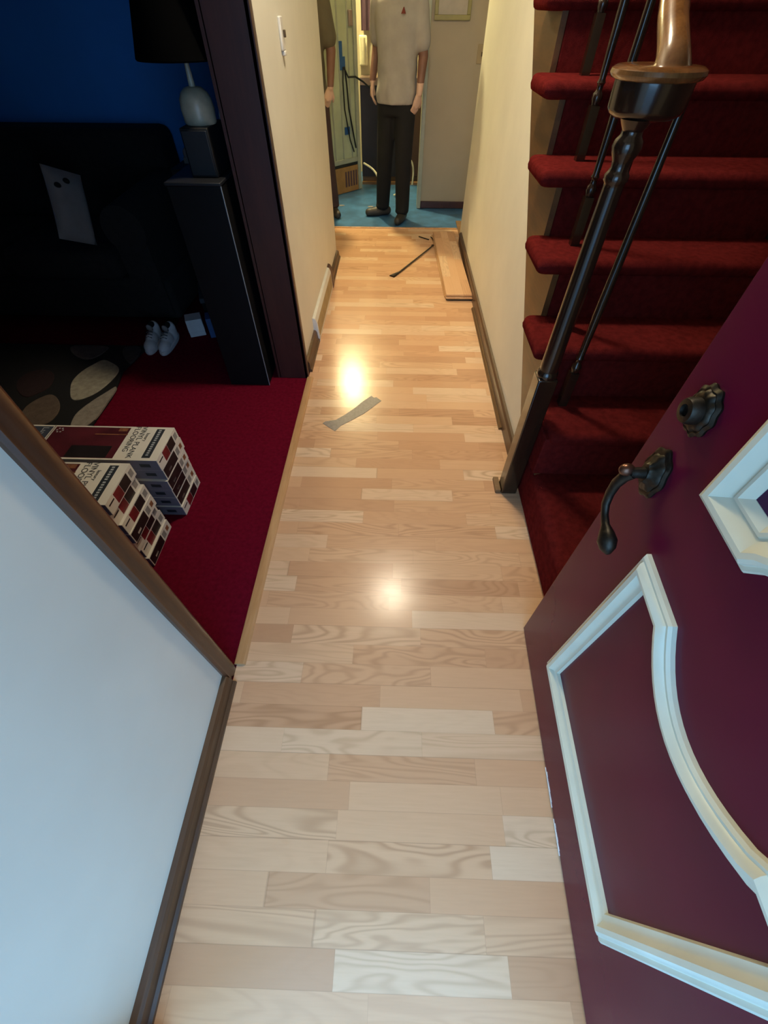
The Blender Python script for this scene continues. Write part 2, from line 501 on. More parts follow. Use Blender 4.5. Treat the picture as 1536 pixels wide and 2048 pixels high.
# cased opening: jambs and casings
def casing(mb, x0, x1, y0, y1, z1):
    mb.box((x0, y0, 0), (x1, y1, z1))
nj = MB()
nj.box((-0.672, 0.43, 0), (-0.515, 0.452, 2.06))
nj.prism([(-0.522, 0.396), (-0.514, 0.396), (-0.508, 0.402), (-0.509, 0.412), (-0.505, 0.418), (-0.505, 0.438), (-0.509, 0.446), (-0.515, 0.452), (-0.522, 0.452)], 0, 2.1, 'z')
struct(nj.build('trim_1', 'dark_trim'), 'dark brown door casing edging the white wall in the lower left', 'trim')
fj = MB()
fj.box((-0.672, 2.136, 0), (-0.51, 2.16, 2.06))
fj.prism([(-0.522, 2.136), (-0.505, 2.136), (-0.502, 2.146), (-0.506, 2.16), (-0.508, 2.19), (-0.514, 2.2), (-0.522, 2.2)], 0, 2.1, 'z')
fj.box((-0.685, 2.136, 0), (-0.668, 2.2, 2.06))
struct(fj.build('trim_2', 'jamb_wood'), 'dark brown jamb at the far side of the wide opening', 'trim')
struct(MB().box((-0.672, 0.452, 2.04), (-0.505, 2.136, 2.1)).build('trim_3', 'dark_trim_long'))
# floor transition strip between carpet and laminate
struct(MB().prism([(-0.512, -0.002), (-0.512, 0.006), (-0.506, 0.010), (-0.482, 0.010), (-0.475, 0.0), (-0.475, -0.002)], 0.452, 2.136, 'y').build('trim_4', 'beech'), 'pale wood transition strip between red carpet and laminate', 'trim')
bpz = [(-0.522, 0), (-0.49, 0), (-0.49, 0.012), (-0.498, 0.016), (-0.502, 0.045), (-0.508, 0.055), (-0.522, 0.058)]
struct(MB().prism(bpz, -0.34, 0.396, 'y').build('baseboard_left_near', 'dark_trim_long', smooth=0), 'dark brown baseboard along the white wall', 'baseboard')
struct(MB().prism([(x + (0.008 if x > -0.52 else 0) * 0, z * 1.3) for x, z in bpz], 2.2, 2.56, 'y').prism([(x, z * 1.0) for x, z in bpz], 3.42, 3.98, 'y').build('baseboard_left_far', 'dark_trim_long', smooth=0), 'dark baseboard on the cream left wall', 'baseboard')
# right spandrel wall under the stairs
sl = 0.862
def slope_z(y): return 0.37 + (y - 1.71) * sl
sp = [(1.33, 0.0), (4.36, 0.0), (4.36, CEIL), (1.71 + (CEIL - 0.37) / sl, CEIL), (1.33, slope_z(1.33))]
struct(MB().prism(sp, 0.59, 0.68, 'x').build('wall_right', 'wall_paint'), 'cream wall right of the hallway below the stairs', 'wall')
struct(MB().prism([(0.571, 0), (0.571, 0.072), (0.578, 0.085), (0.59, 0.088), (0.59, 0)], 1.36, 4.36, 'y').build('baseboard_right', 'dark_trim_long', smooth=0), 'dark baseboard under the cream right wall', 'baseboard')
struct(MB().prism([(0.555, 0), (0.555, 0.006), (0.563, 0.014), (0.5705, 0.014), (0.5705, 0)], 1.70, 3.05, 'y').build('trim_5', 'stringer_wood', smooth=0), 'thin quarter round strip along the right baseboard', 'trim')
struct(MB().box((1.46, -0.36, 0), (1.58, 4.5, 4.6)).build('wall_stairs_right', 'jamb_wood'))  # unseen wall, dark wood chosen so it bounces less light onto the stairs
struct(MB().box((0.59, 4.36, 0), (1.58, 4.48, 4.6)).box((0.5, 1.78, CEIL), (1.58, 1.88, 4.6)).box((0.5, 1.88, CEIL + 0.1), (0.59, 4.5, 4.6)).build('wall_stairwell', 'wall_paint'))
# kitchen end
struct(MB().box((0.245, 5.4, 0), (2.2, 5.52, CEIL)).build('wall_kitchen_right', 'taupe_wall'), 'taupe wall section beside the standing person', 'wall')
struct(MB().box((0.246, 5.384, 0), (2.2, 5.399, 0.062)).build('baseboard_kitchen', 'jamb_wood', bevel=0.004), 'dark red-brown baseboard under the taupe wall', 'baseboard')
struct(MB().box((0.205, 5.37, 0), (0.244, 5.53, CEIL)).build('trim_6', 'appliance_edge', bevel=0.004), 'pale corner trim beside the standing person', 'trim')
struct(MB().box((-3.0, 6.9, 0), (2.2, 7.0, CEIL)).build('wall_kitchen_back', 'kitchen_cream'))
struct(MB().box((-3.1, 3.86, 0), (-3.0, 7.0, CEIL)).build('wall_kitchen_left', 'kitchen_cream'))
struct(MB().box((2.2, 4.36, 0), (2.3, 7.0, CEIL)).box((1.58, 4.36, 0), (2.2, 4.48, CEIL)).build('wall_kitchen_side', 'kitchen_cream'))
struct(MB().box((-0.44, 6.3, -0.003), (0.6, 6.36, 0.02)).build('trim_7', 'brown_board'))
struct(MB().prism([(-0.505, 4.725), (0.59, 4.725), (0.59, 4.745), (-0.66, 4.745), (-0.66, 4.725)], -0.002, 0.009, 'z').build('trim_8', 'beech', bevel=0.003), 'pale threshold strip where laminate meets blue vinyl', 'trim')

# ------------------------------------------------------------------ ceiling lights (above the frame)
def ceiling_light(loc, r, glow, label):
    t = thing('ceiling_light', label, 'light', loc)
    MB().lathe([(r * 0.7, -0.001), (r * 1.08, -0.002), (r * 1.08, -0.022), (r * 0.98, -0.03)], seg=32).build('base', 'white_plastic', t)
    MB().lathe([(r, -0.028), (r * 0.97, -0.045), (r * 0.82, -0.07), (r * 0.5, -0.09), (r * 0.05, -0.097)], seg=32).build('lamp_shade', glow, t)
    return t
ceiling_light((0.035, 2.10, CEIL), 0.115, 'hall_glow', 'round ceiling lamp of the hallway near the stairs')
ceiling_light((-0.68, 5.97, CEIL), 0.08, 'kitchen_glow', 'round ceiling lamp of the kitchen beyond the hallway')

# ------------------------------------------------------------------ staircase
R_, S_, Y2 = 0.238, 0.205, 1.165          # run, rise, front of tread two
def y_front(k): return Y2 + (k - 2) * R_
NT_ = 11
st = thing('staircase', 'red carpeted staircase rising on the right of the hallway', 'stairs', (0.57, 1.2, 0))
def rel(o, p): return (-p.location.x, -p.location.y, -p.location.z)
SX, SY = 0.57, 1.2
step = MB().box((0.575 - SX, 0.63 - SY, 0.0), (1.455 - SX, y_front(2) + 0.20 - SY, 0.2))
step.build('tread', 'stair_carpet', st, bevel=0.03, seg=5)['label'] = 'deep bottom step beside the newel'
for k in range(2, NT_ + 1):
    z = S_ * k
    yf = y_front(k) - SY
    m = MB()
    # carpet wrapped tread with rounded nose, its left end overhanging the wall
    prof = []
    for a in range(9):
        an = PI * (0.5 + a / 8.0)
        prof.append((yf + 0.026 + 0.026 * math.cos(an), z - 0.026 + 0.026 * math.sin(an)))
    prof = prof + [(yf + 0.262, z - 0.052), (yf + 0.274, z - 0.03), (yf + 0.262, z)]
    x0 = 0.518 if k > 2 else 0.588
    xs = [x0 - SX, x0 + 0.004 - SX, x0 + 0.011 - SX, x0 + 0.022 - SX, x0 + 0.035 - SX, 1.455 - SX]
    sc = [0.42, 0.68, 0.86, 0.97, 1.0, 1.0]
    cy = sum(p[0] for p in prof) / len(prof); cz = z - 0.026
    vs = []; n = len(prof)
    for x, s in zip(xs, sc):
        e = 1 - (1 - s) * 0.16
        vs += [(x, cy + (py - cy) * e, cz + (pz - cz) * s) for py, pz in prof]
    fs = [tuple(range(n)), tuple(5 * n + i for i in range(n - 1, -1, -1))]
    for j in range(5):
        fs += [(j * n + i, j * n + (i + 1) % n, (j + 1) * n + (i + 1) % n, (j + 1) * n + i) for i in range(n)]
    m.add(vs, fs)
    m.build('tread', 'stair_carpet', st, smooth=60)
    MB().box(((0.608 if k > 2 else 0.572) - SX, yf + 0.018, z - S_ - 0.005), (1.455 - SX, yf + (0.036 if k > 2 else 0.16), z - 0.03)).build('riser', 'stair_carpet', st, bevel=0.006)
pts = []
for k in range(3, NT_ + 1):
    yr = y_front(k) + 0.02 - SY
    pts += [(yr, S_ * (k - 1) - 0.05), (yr, S_ * k - 0.05)]
y_end = y_front(NT_) + 0.25 - SY
pts.append((y_end, S_ * NT_ - 0.05))
low = [(y_end, slope_z(y_end + SY)), (1.33 - SY, slope_z(1.33)), (1.33 - SY, 0.0), (y_front(2) + 0.02 - SY, 0.0)]
pts = [(y_front(2) + 0.02 - SY, S_ * 2 - 0.05)] + pts + low
MB().prism(pts, 0.584 - SX, 0.606 - SX, 'x').build('stringer', 'stringer_wood', st)

# railing: newel, volute, handrail, balusters
rl = thing('stair_railing', 'dark turned wooden newel, handrail and balusters along the red stairs', 'railing', (0.534, 1.285, 0))
RX, RY = 0.534, 1.285
nw = MB()
h = 0.034
nw.box((-h, -h, 0), (h, h, 0.585))
no = nw.build('newel_post', 'walnut', rl, bevel=0.004)
MB().lathe([(0.034, 0.585), (0.036, 0.592), (0.035, 0.604), (0.030, 0.61), (0.0305, 0.63), (0.0285, 0.80), (0.026, 1.00), (0.0235, 1.115), (0.024, 1.122), (0.029, 1.128), (0.029, 1.138), (0.024, 1.145),
            (0.021, 1.152), (0.023, 1.165), (0.030, 1.178), (0.0335, 1.19), (0.031, 1.202), (0.024, 1.21), (0.023, 1.218), (0.030, 1.228), (0.036, 1.238)], seg=28).build('turned_shaft', 'walnut', no)
MB().box((-0.060, -0.030, 0), (-0.036, 0.055, 0.018)).build('floor_block', 'brown_board', rl, bevel=0.002)
CX, CY = 0.557 - RX, 1.315 - RY
vol = MB().lathe([(0.04, 1.232), (0.064, 1.236), (0.077, 1.243), (0.082, 1.252), (0.084, 1.296)], c=(CX, CY, 0), seg=36, sy=0.95)
vo = vol.build('volute', 'walnut', rl)
MB().lathe([(0.084, 1.296), (0.094, 1.299), (0.099, 1.306), (0.097, 1.313), (0.088, 1.318), (0.02, 1.319)], c=(CX, CY, 0), seg=36, sy=0.95).build('volute_cap', 'rail_wood', vo)
def bez(p0, p1, p2, p3, n):
    out = []
    for i in range(n + 1):
        t = i / n; u = 1 - t
        out.append(tuple(u**3 * a + 3 * u * u * t * b + 3 * u * t * t * c + t**3 * d for a, b, c, d in zip(p0, p1, p2, p3)))
    return out
hp = bez((0.592 - RX, 1.335 - RY, 1.302), (0.589 - RX, 1.338 - RY, 1.345), (0.597 - RX, 1.44 - RY, 1.365), (0.617 - RX, 1.515 - RY, 1.425), 8)
hp += bez((0.617 - RX, 1.515 - RY, 1.425), (0.64 - RX, 1.60 - RY, 1.50), (0.675 - RX, 1.75 - RY, 1.65), (0.69 - RX, 1.95 - RY, 1.84), 8)[1:]
for i in range(1, 8): hp.append((0.69 - RX, 1.95 + i * 0.24 - RY, 1.845 + i * 0.24 * sl))
nr = len(hp)
rr = [0.043, 0.037, 0.033, 0.0315] + [0.031] * (nr - 4)
ho = MB().tube(hp, rr, 20, 0.92).build('handrail', 'rail_wood', rl)
MB().tube([(p[0], p[1] - 0.004, p[2] - 0.02) for p in hp[10:]], 0.019, 12, 0.9).build('underside_bead', 'rail_wood', ho)
def baluster(x, y, z0, z1):
    b = MB()
    s = 0.0155
    b.box((-s, -s, 0), (s, s, 0.15))
    H = z1 - z0
    b.lathe([(0.013, 0.15), (0.016, 0.16), (0.0185, 0.17), (0.016, 0.18), (0.0105, 0.187), (0.0105, 0.20), (0.0145, 0.206), (0.011, 0.215), (0.012, 0.25), (0.0145, 0.36), (0.012, H * 0.75), (0.009, H)], seg=14)
    b.build('baluster', 'walnut', rl, loc=(x - RX, y - RY, z0))
baluster(0.664, 1.366, 0.4, 1.285)
def rail_z(y):
    if y < 1.52: return 1.36
    if y < 1.95: return 1.43 + (y - 1.52) / 0.43 * 0.415
    return 1.845 + (y - 1.95) * sl
for k in range(3, 9):
    yb = y_front(k) + 0.165
    baluster(0.67 + min(0.025, 0.008 * (k - 3)), yb, S_ * k, rail_z(yb) - 0.02)

# ------------------------------------------------------------------ front door, swung open on the right
DL = 0.935
door = bpy.data.objects.new('door_1', None); COL.objects.link(door)
tag(door, 'maroon front door with ivory mouldings, swung open on the right', 'door', None, 'structure')
ang = math.atan(0.034)
# local axes: +x runs from latch edge to hinge (world -y), +y off the face into the hall (world -x), z up
door.location = (0.481, 0.607, 0)
door.rotation_euler = (0, 0, -PI / 2 - ang)
# with rz = -90-ang local x -> (-sin..)(0,-1): local y -> (1,0) so the face looks along local -y
def D(u, off, z): return (u, -off, z)
slab = MB().box((0, 0.0, 0.012), (DL, 0.044, 2.05)).build('slab', 'maroon_paint', door, bevel=0.003)
# worn white chips on the bottom edge
for u0, u1 in ((0.425, 0.52), (0.545, 0.622)):
    m = MB(); n_ = 8
    for i in range(n_):
        a = u0 + (u1 - u0) * i / n_; b = u0 + (u1 - u0) * (i + 1) / n_
        m.box((a, -0.0012, 0.0115), (b, 0.004, 0.0195 + 0.0012 * math.sin(i * 2.1) + (0.0 if 0 < i < n_ - 1 else -0.004)))
    m.build('bare_edge', 'bare_white', slab, smooth=0)['label'] = 'chipped white spot on the bottom edge'
def offset_poly(P, d):
    n = len(P); out = []
    for i in range(n):
        p0, p1, p2 = Vector(P[i - 1]), Vector(P[i]), Vector(P[(i + 1) % n])
        a = (p1 - p0).normalized(); b = (p2 - p1).normalized()
        na = Vector((-a.y, a.x)); nb = Vector((-b.y, b.x))
        mt = (na + nb); mt.normalize()
        c = max(0.35, mt.dot(na))
        out.append(p1 + mt * (d / c))
    return out
PROF = [(0.0, 0.0), (0.0, 0.008), (0.004, 0.013), (0.010, 0.012), (0.013, 0.018), (0.020, 0.023), (0.028, 0.021), (0.034, 0.013), (0.040, 0.009), (0.047, 0.008), (0.049, 0.0)]
PROF_WIDE = [(0.0, 0.0), (0.0, 0.010), (0.003, 0.014), (0.009, 0.014), (0.012, 0.022), (0.018, 0.026), (0.026, 0.025), (0.040, 0.012), (0.045, 0.010), (0.047, 0.013), (0.052, 0.013), (0.064, 0.004), (0.064, 0.0)]
def moulding(outline, name, prof=PROF):
    """closed frame moulding swept along a counter-clockwise outline (inwards)"""
    loops = [[D(p.x, h_, p.y) for p in offset_poly(outline, d_)] for d_, h_ in prof]
    n = len(outline); vs = []; fs = []
    for lp in loops: vs += lp
    L = len(loops)
    for j in range(L):
        j2 = (j + 1) % L
        for i in range(n):
            i2 = (i + 1) % n
            fs.append((j * n + i, j * n + i2, j2 * n + i2, j2 * n + i))
    return MB().add(vs, fs).build(name, 'ivory_paint', slab, smooth=28)
UL, UR = 0.187, 0.755
UC = (UL + UR) / 2
low_o = [(UL, 0.205), (UR, 0.205), (UR, 0.775), (UR - 0.135, 0.775)]
na_ = 16
for i in range(na_ + 1):
    t = i / na_
    u = (UR - 0.135) - 0.02 * 0 - t * (UR - UL - 0.27)
    s = (t - 0.5) * 2
    zz = 0.692 + 0.075 * s * s
    if i in (0,): zz = 0.767
    low_o.append((u, zz))
low_o = [p for j, p in enumerate(low_o) if not (j in (4,))]
low_o = low_o + [(UL + 0.135, 0.775), (UL, 0.775)]
low_o = [p for j, p in enumerate(low_o) if j == 0 or (Vector(p) - Vector(low_o[j - 1])).length > 0.012]
moulding(low_o, 'lower_panel_molding')
up_o = [(UL, 1.80), (UL, 0.937), (UL + 0.135, 0.937)]
for i in range(1, na_):
    t = i / na_
    s = (t - 0.5) * 2
    up_o.append((UL + 0.135 + t * (UR - UL - 0.27), 1.02 - 0.075 * s * s))
up_o += [(UR - 0.135, 0.937), (UR, 0.937), (UR, 1.80)]
moulding(up_o, 'upper_panel_molding', PROF_WIDE)
ins = offset_poly(up_o, 0.062)
n = len(ins)
MB().add([D(p.x, 0.003, p.y) for p in ins] + [D(p.x, 0.0003, p.y) for p in ins], [tuple(range(n))] + [(i, (i + 1) % n, n + (i + 1) % n, n + i) for i in range(n)]).build('upper_panel', 'purple_panel', slab, smooth=0)
# hardware
RXm = Matrix.Rotation(PI / 2, 4, 'X')      # turn lathe z towards local -y (off the face)
def disc(prof, u, z, su=1.0, sz=1.0, lobes=0, seg=40, name='rosette', mat='old_bronze', parent=slab):
    vs = []; fs = []
    for r, o_ in prof:
        for k in range(seg):
            a = 2 * PI * k / seg
            q = r * (1 + (0.05 * math.cos(lobes * a) if lobes else 0))
            vs.append(D(u + q * math.cos(a) * su, o_, z + q * math.sin(a) * sz))
    for i in range(len(prof) - 1):
        for k in range(seg):
            k2 = (k + 1) % seg
            fs.append((i * seg + k, i * seg + k2, (i + 1) * seg + k2, (i + 1) * seg + k))
    fs.append(tuple(range(seg))); fs.append(tuple((len(prof) - 1) * seg + k for k in range(seg)))
    return MB().add(vs, fs).build(name, mat, parent, smooth=50)
db = disc([(0.036, 0), (0.037, 0.004), (0.032, 0.008), (0.029, 0.007), (0.026, 0.012), (0.021, 0.013)], 0.078, 1.008, 0.95, 1.15, 10, 60, 'deadbolt_plate')
disc([(0.021, 0.010), (0.021, 0.024), (0.018, 0.030), (0.010, 0.031), (0.009, 0.026), (0.001, 0.025)], 0.078, 1.008, 1, 1, 0, 32, 'deadbolt_cylinder', 'old_bronze', db)
rs = disc([(0.038, 0), (0.039, 0.004), (0.034, 0.008), (0.030, 0.007), (0.026, 0.013), (0.018, 0.015), (0.014, 0.022)], 0.074, 0.868, 0.92, 1.35, 8, 60, 'handle_plate')
lv = MB()
lv.tube([D(0.074, 0.010, 0.868), D(0.073, 0.045, 0.866)], [0.0115, 0.0095], 16, up=(0, 0, 1))
lv.tube([D(0.073, 0.040, 0.866), D(0.068, 0.046, 0.852), D(0.064, 0.05, 0.828), D(0.064, 0.05, 0.80), D(0.071, 0.05, 0.775), D(0.086, 0.05, 0.760), D(0.105, 0.05, 0.751), D(0.122, 0.05, 0.745), D(0.136, 0.05, 0.739), D(0.150, 0.05, 0.732), D(0.160, 0.05, 0.728)],
        [0.012, 0.012, 0.0115, 0.0105, 0.010, 0.009, 0.010, 0.018, 0.023, 0.018, 0.005], 14, 0.75, up=(0, 1, 0))
lv.build('lever_handle', 'old_bronze', rs, smooth=60)
MB().ball(D(0.068, 0.050, 0.868), (0.012, 0.014, 0.012)).build('spindle_knob', 'brown_bronze', rs)['label'] = 'small shiny brown knob'
hb = MB()
for z in (0.25, 1.05, 1.8): hb.tube([(DL + 0.004, -0.004, z - 0.05), (DL + 0.004, -0.004, z + 0.05)], 0.007, 10)
hb.build('hinges', 'old_bronze', door)
struct(MB().box((-0.475, -0.46, 0), (-0.45, -0.335, 2.07)).box((-0.475, -0.46, 2.05), (0.455, -0.335, 2.07)).build('trim_9', 'ivory_paint'))

# ------------------------------------------------------------------ things on the hall walls and floor
# heat register low on the left wall
hr = thing('heat_register', 'white metal baseboard heat register low on the left wall', 'register', (-0.522, 2.56, 0))
pr_ = [(0, 0.03), (0.012, 0.03), (0.022, 0.02), (0.034, 0.02), (0.034, 0.0), (0.038, 0.0), (0.042, 0.03), (0.030, 0.125), (0.022, 0.15), (0.0, 0.158)]
MB().prism([(0.0, 0.075), (0.010, 0.06), (0.020, 0.015), (0.028, 0.0), (0.034, 0.0), (0.034, 0.025), (0.028, 0.12), (0.018, 0.145), (0.0, 0.15)], 0, 0.008, 'y').build('end_cap', 'white_plastic', hr)
MB().prism([(0.0, 0.06), (0.026, 0.02), (0.028, 0.0), (0.032, 0.0), (0.034, 0.02), (0.026, 0.122), (0.016, 0.145), (0.0, 0.15)], 0.008, 0.86, 'y').build('cover', 'register_white', hr)
gr = MB().add([(0.0345, 0.02, 0.03), (0.0345, 0.78, 0.03), (0.0275, 0.78, 0.115), (0.0275, 0.02, 0.115), (0.0325, 0.02, 0.03), (0.0325, 0.78, 0.03), (0.0255, 0.78, 0.115), (0.0255, 0.02, 0.115)],
         [(0, 1, 2, 3), (4, 5, 6, 7), (0, 1, 5, 4), (1, 2, 6, 5), (2, 3, 7, 6), (3, 0, 4, 7)])
gr.build('grille', 'register_grille', hr)
MB().prism([(0.0, 0.06), (0.026, 0.02), (0.036, 0.0), (0.040, 0.02), (0.028, 0.124), (0.016, 0.147), (0.0, 0.152)], 0.80, 0.868, 'y').build('far_end_cap', 'jamb_wood', hr)['label'] = 'dark end piece'
# narrow wall switch
ws = thing('wall_switch', 'narrow white switch plate on the cream left wall', 'switch', (-0.522, 2.69, 1.315))
MB().box((0, -0.026, -0.048), (0.012, 0.026, 0.05)).build('plate', 'white_plastic', ws, bevel=0.004)
MB().box((0.012, 0.006, -0.01), (0.022, 0.018, 0.012)).build('toggle', 'switch_slot', ws, bevel=0.002)
MB().box((0.0, -0.016, -0.062), (0.016, 0.02, -0.048)).build('lower_lip', 'white_plastic', ws, bevel=0.003)

# loose laminate planks by the right wall
PL = 1.32
def plank(y0, z, x0, rz, label, length=PL, wid=0.192):
    t = thing('laminate_plank', label, 'plank', (x0, y0, z), rz, 'loose laminate planks')
    MB().box((0, 0, 0.003), (wid, length, 0.012)).build('board', 'loose_plank', t, bevel=0.0008, seg=1)
    MB().box((-0.005, 0.006, 0.0035), (0.0, length, 0.0075)).box((0, -0.006, 0.0035), (wid, 0, 0.0075)).build('tongue', 'beech', t)
    MB().box((0.001, 0.001, 0.0), (wid - 0.001, length - 0.001, 0.003)).build('backing', 'iron', t)
    return t
plank(3.225, 0.0, 0.374, 0.03, 'pale laminate plank lying lowest of the loose planks on the floor')
plank(3.172, 0.0125, 0.379, 0.025, 'pale laminate plank in the middle of the loose planks')
plank(3.19, 0.025, 0.379, 0.025, 'pale laminate plank on top of the loose planks by the right wall', length=PL + 0.03)
# strip of grey tape
TP = [(-0.37, 1.72), (-0.357, 1.737), (-0.303, 1.75), (-0.256, 1.798), (-0.21, 1.855), (-0.174, 1.91), (-0.123, 1.971), (-0.108, 1.952), (-0.095, 1.958), (-0.066, 1.926), (-0.118, 1.858), (-0.157, 1.809), (-0.217, 1.753), (-0.274, 1.702), (-0.298, 1.659), (-0.335, 1.689)]
tag(MB().prism(TP, 0.0, 0.0018, 'z').build('tape_strip', 'tape_grey', smooth=0), 'torn strip of grey tape lying on the laminate floor', 'tape')
# pry bar and scraps
pb = MB()
pb.tube([(-0.034, 3.588, 0.004), (-0.012, 3.618, 0.006), (0.03, 3.672, 0.008), (0.318, 4.235, 0.010), (0.332, 4.262, 0.014)], [0.026, 0.02, 0.009, 0.007, 0.014], 10, 0.28)
tag(pb.build('pry_bar', 'iron', loc=(0, 0, 0)), 'thin dark pry bar lying on the floor against the loose planks', 'pry bar')
tag(MB().tube(bez((0.21, 4.505, 0.004), (0.235, 4.46, 0.012), (0.27, 4.44, 0.006), (0.303, 4.43, 0.003), 8), 0.005, 8).build('wood_splinter', 'iron'), 'small curled dark splinter on the floor left of the planks', 'splinter')
tag(MB().tube([(0.322, 4.50, 0.004), (0.336, 4.42, 0.012), (0.344, 4.345, 0.004)], 0.004, 8).build('wood_splinter', 'iron'), 'short dark splinter touching the far corner of the planks', 'splinter')
tag(MB().box((0.595, 4.40, 0.0), (0.86, 4.95, 0.010)).build('floor_patch', 'brown_board'), 'brown wooden board on the floor at the wall corner beyond the planks', 'board')

# ------------------------------------------------------------------ cartons of vinyl planks on the red carpet
CL_, CW, CH = 1.22, 0.192, 0.0528
def carton_end(mb, style):
    """printed end face (x = 0 side): slots white0 side1 navy2 maroon3 red4 black5 brown6 grey7"""
    e = 0.0006
    def q(y0, y1, z0, z1, mi): mb.box((-e, y0, z0), (e, y1, z1), mi)
    W, H = CW, CH
    if style == 'swatch':
        q(W * 0.83, W * 0.95, H * 0.25, H * 0.75, 7)
        q(W * 0.50, W * 0.78, H * 0.08, H * 0.90, 5)
        q(W * 0.26, W * 0.49, H * 0.08, H * 0.90, 4)
        q(W * 0.05, W * 0.23, H * 0.60, H * 0.70, 5)
    else:
        q(W * 0.02, W * 0.60, H * 0.06, H * 0.92, 5)
        q(W * 0.17, W * 0.30, H * 0.25, H * 0.42, 0)
        q(W * 0.64, W * 0.76, H * 0.22, H * 0.8, 7)
        q(W * 0.82, W * 0.92, H * 0.3, H * 0.7, 6)
def carton_mesh(style, printed_top):
    mb = MB()
    mb.box((-CL_, 0, 0), (0, CW, CH), 0)
    # grey-blue long side towards the front of the house
    mb.box((-CL_ + 0.002, -0.0006, 0.001), (-0.002, 0.0005, CH - 0.001), 1)
    mb.box((-0.075, -0.001, 0.018), (-0.035, 0.0004, 0.034), 2)
    carton_end(mb, style)
    z = CH
    if printed_top:
        def t(x0, x1, y0, y1, mi, dz=0.0006): mb.box((x0, y0, z - 0.001), (x1, y1, z + dz), mi)
        t(-0.064, -0.032, 0.014, CW - 0.012, 2)
        t(-0.475, -0.172, 0.008, CW - 0.008, 3)
        t(-0.36, -0.20, 0.010, 0.075, 5, 0.0009)
        t(-0.215, -0.180, CW - 0.030, CW - 0.012, 6, 0.0009)
        t(-0.30, -0.17, CW - 0.052, CW - 0.047, 6, 0.0009)
        t(-0.47, -0.425, 0.014, 0.052, 7, 0.0010)
        t(-0.485, -0.478, 0.004, CW - 0.004, 7)
        t(-1.1, -0.488, 0.008, CW - 0.008, 8)
        for i in range(5): t(-0.66 + i * 0.022, -0.651 + i * 0.022, 0.05, CW - 0.02, 2, 0.0009)
    return mb
CM = ['carton_white', 'carton_side', 'carton_navy', 'carton_maroon', 'carton_red', 'carton_black', 'carton_brown', 'carton_grey', 'carton_slate']
def lettering(parent):
    Rz = Matrix.Rotation(-PI / 2, 4, 'Z')
    def at(x, y): return Matrix.Translation((x, y, CH + 0.0009)) @ Rz
    text_mesh([('VINYL PLANK', 0.030, at(-0.115, CW * 0.53)), ('FLOORING', 0.030, at(-0.143, CW * 0.62)), ('luxury', 0.019, at(-0.090, CW * 0.68))], 'lettering', parent, 'ink')
    parts = []
    text_mesh([('Luxury Oak', 0.034, Matrix.Translation((-0.515, CW * 0.5, CH + 0.001)) @ Rz)], 'script_lettering', parent, 'pale_ink')
    b = MB()
    for i in range(13):
        y = 0.026 + i * 0.0115 + (0.003 if i > 6 else 0)
        b.box((-0.053, y, CH + 0.0005), (-0.043, y + 0.007, CH + 0.0010))
    b.build('band_print', 'pale_ink', parent, smooth=0)
    b = MB()
    for i in range(6): 
        a = i * PI / 3
        b.box((-0.452 + 0.012 * math.cos(a) - 0.003, CW - 0.03 + 0.012 * math.sin(a) - 0.003, CH + 0.0005), (-0.452 + 0.012 * math.cos(a) + 0.003, CW - 0.03 + 0.012 * math.sin(a) + 0.003, CH + 0.0010))
    b.build('emblem', 'pale_ink', parent, smooth=0)
ORD = ['lowest', 'second from the floor', 'third from the floor', 'fourth from the floor', 'fifth from the floor', 'sixth from the floor', 'topmost']
def stack(x, y, styles, which):
    protos = {}
    nS = len(styles)
    for i, s in enumerate(styles):
        top = i == nS - 1
        px, py = x + random.uniform(-0.010, 0.010) * (not top), y + random.uniform(-0.007, 0.007) * (not top)
        lab = ('flooring carton with printed lid, topmost of the %s' % which) if top else ('white flooring carton, %s in the %s' % (ORD[i], which))
        o = carton_mesh(s, top).build('flooring_carton', CM, loc=(px, py, i * (CH + 0.0006)), rot=(0, 0, random.uniform(-0.012, 0.012) * (not top)), smooth=0)
        tag(o, lab, 'box', 'cartons of vinyl plank flooring')
        if top: lettering(o)
stack(-0.882, 1.090, ['swatch', 'long', 'long', 'long', 'long', 'swatch'], 'stack of six farther from the doorway')
stack(-0.928, 0.828, ['long', 'swatch', 'swatch', 'long', 'swatch', 'swatch', 'swatch'], 'stack of seven behind the brown casing')

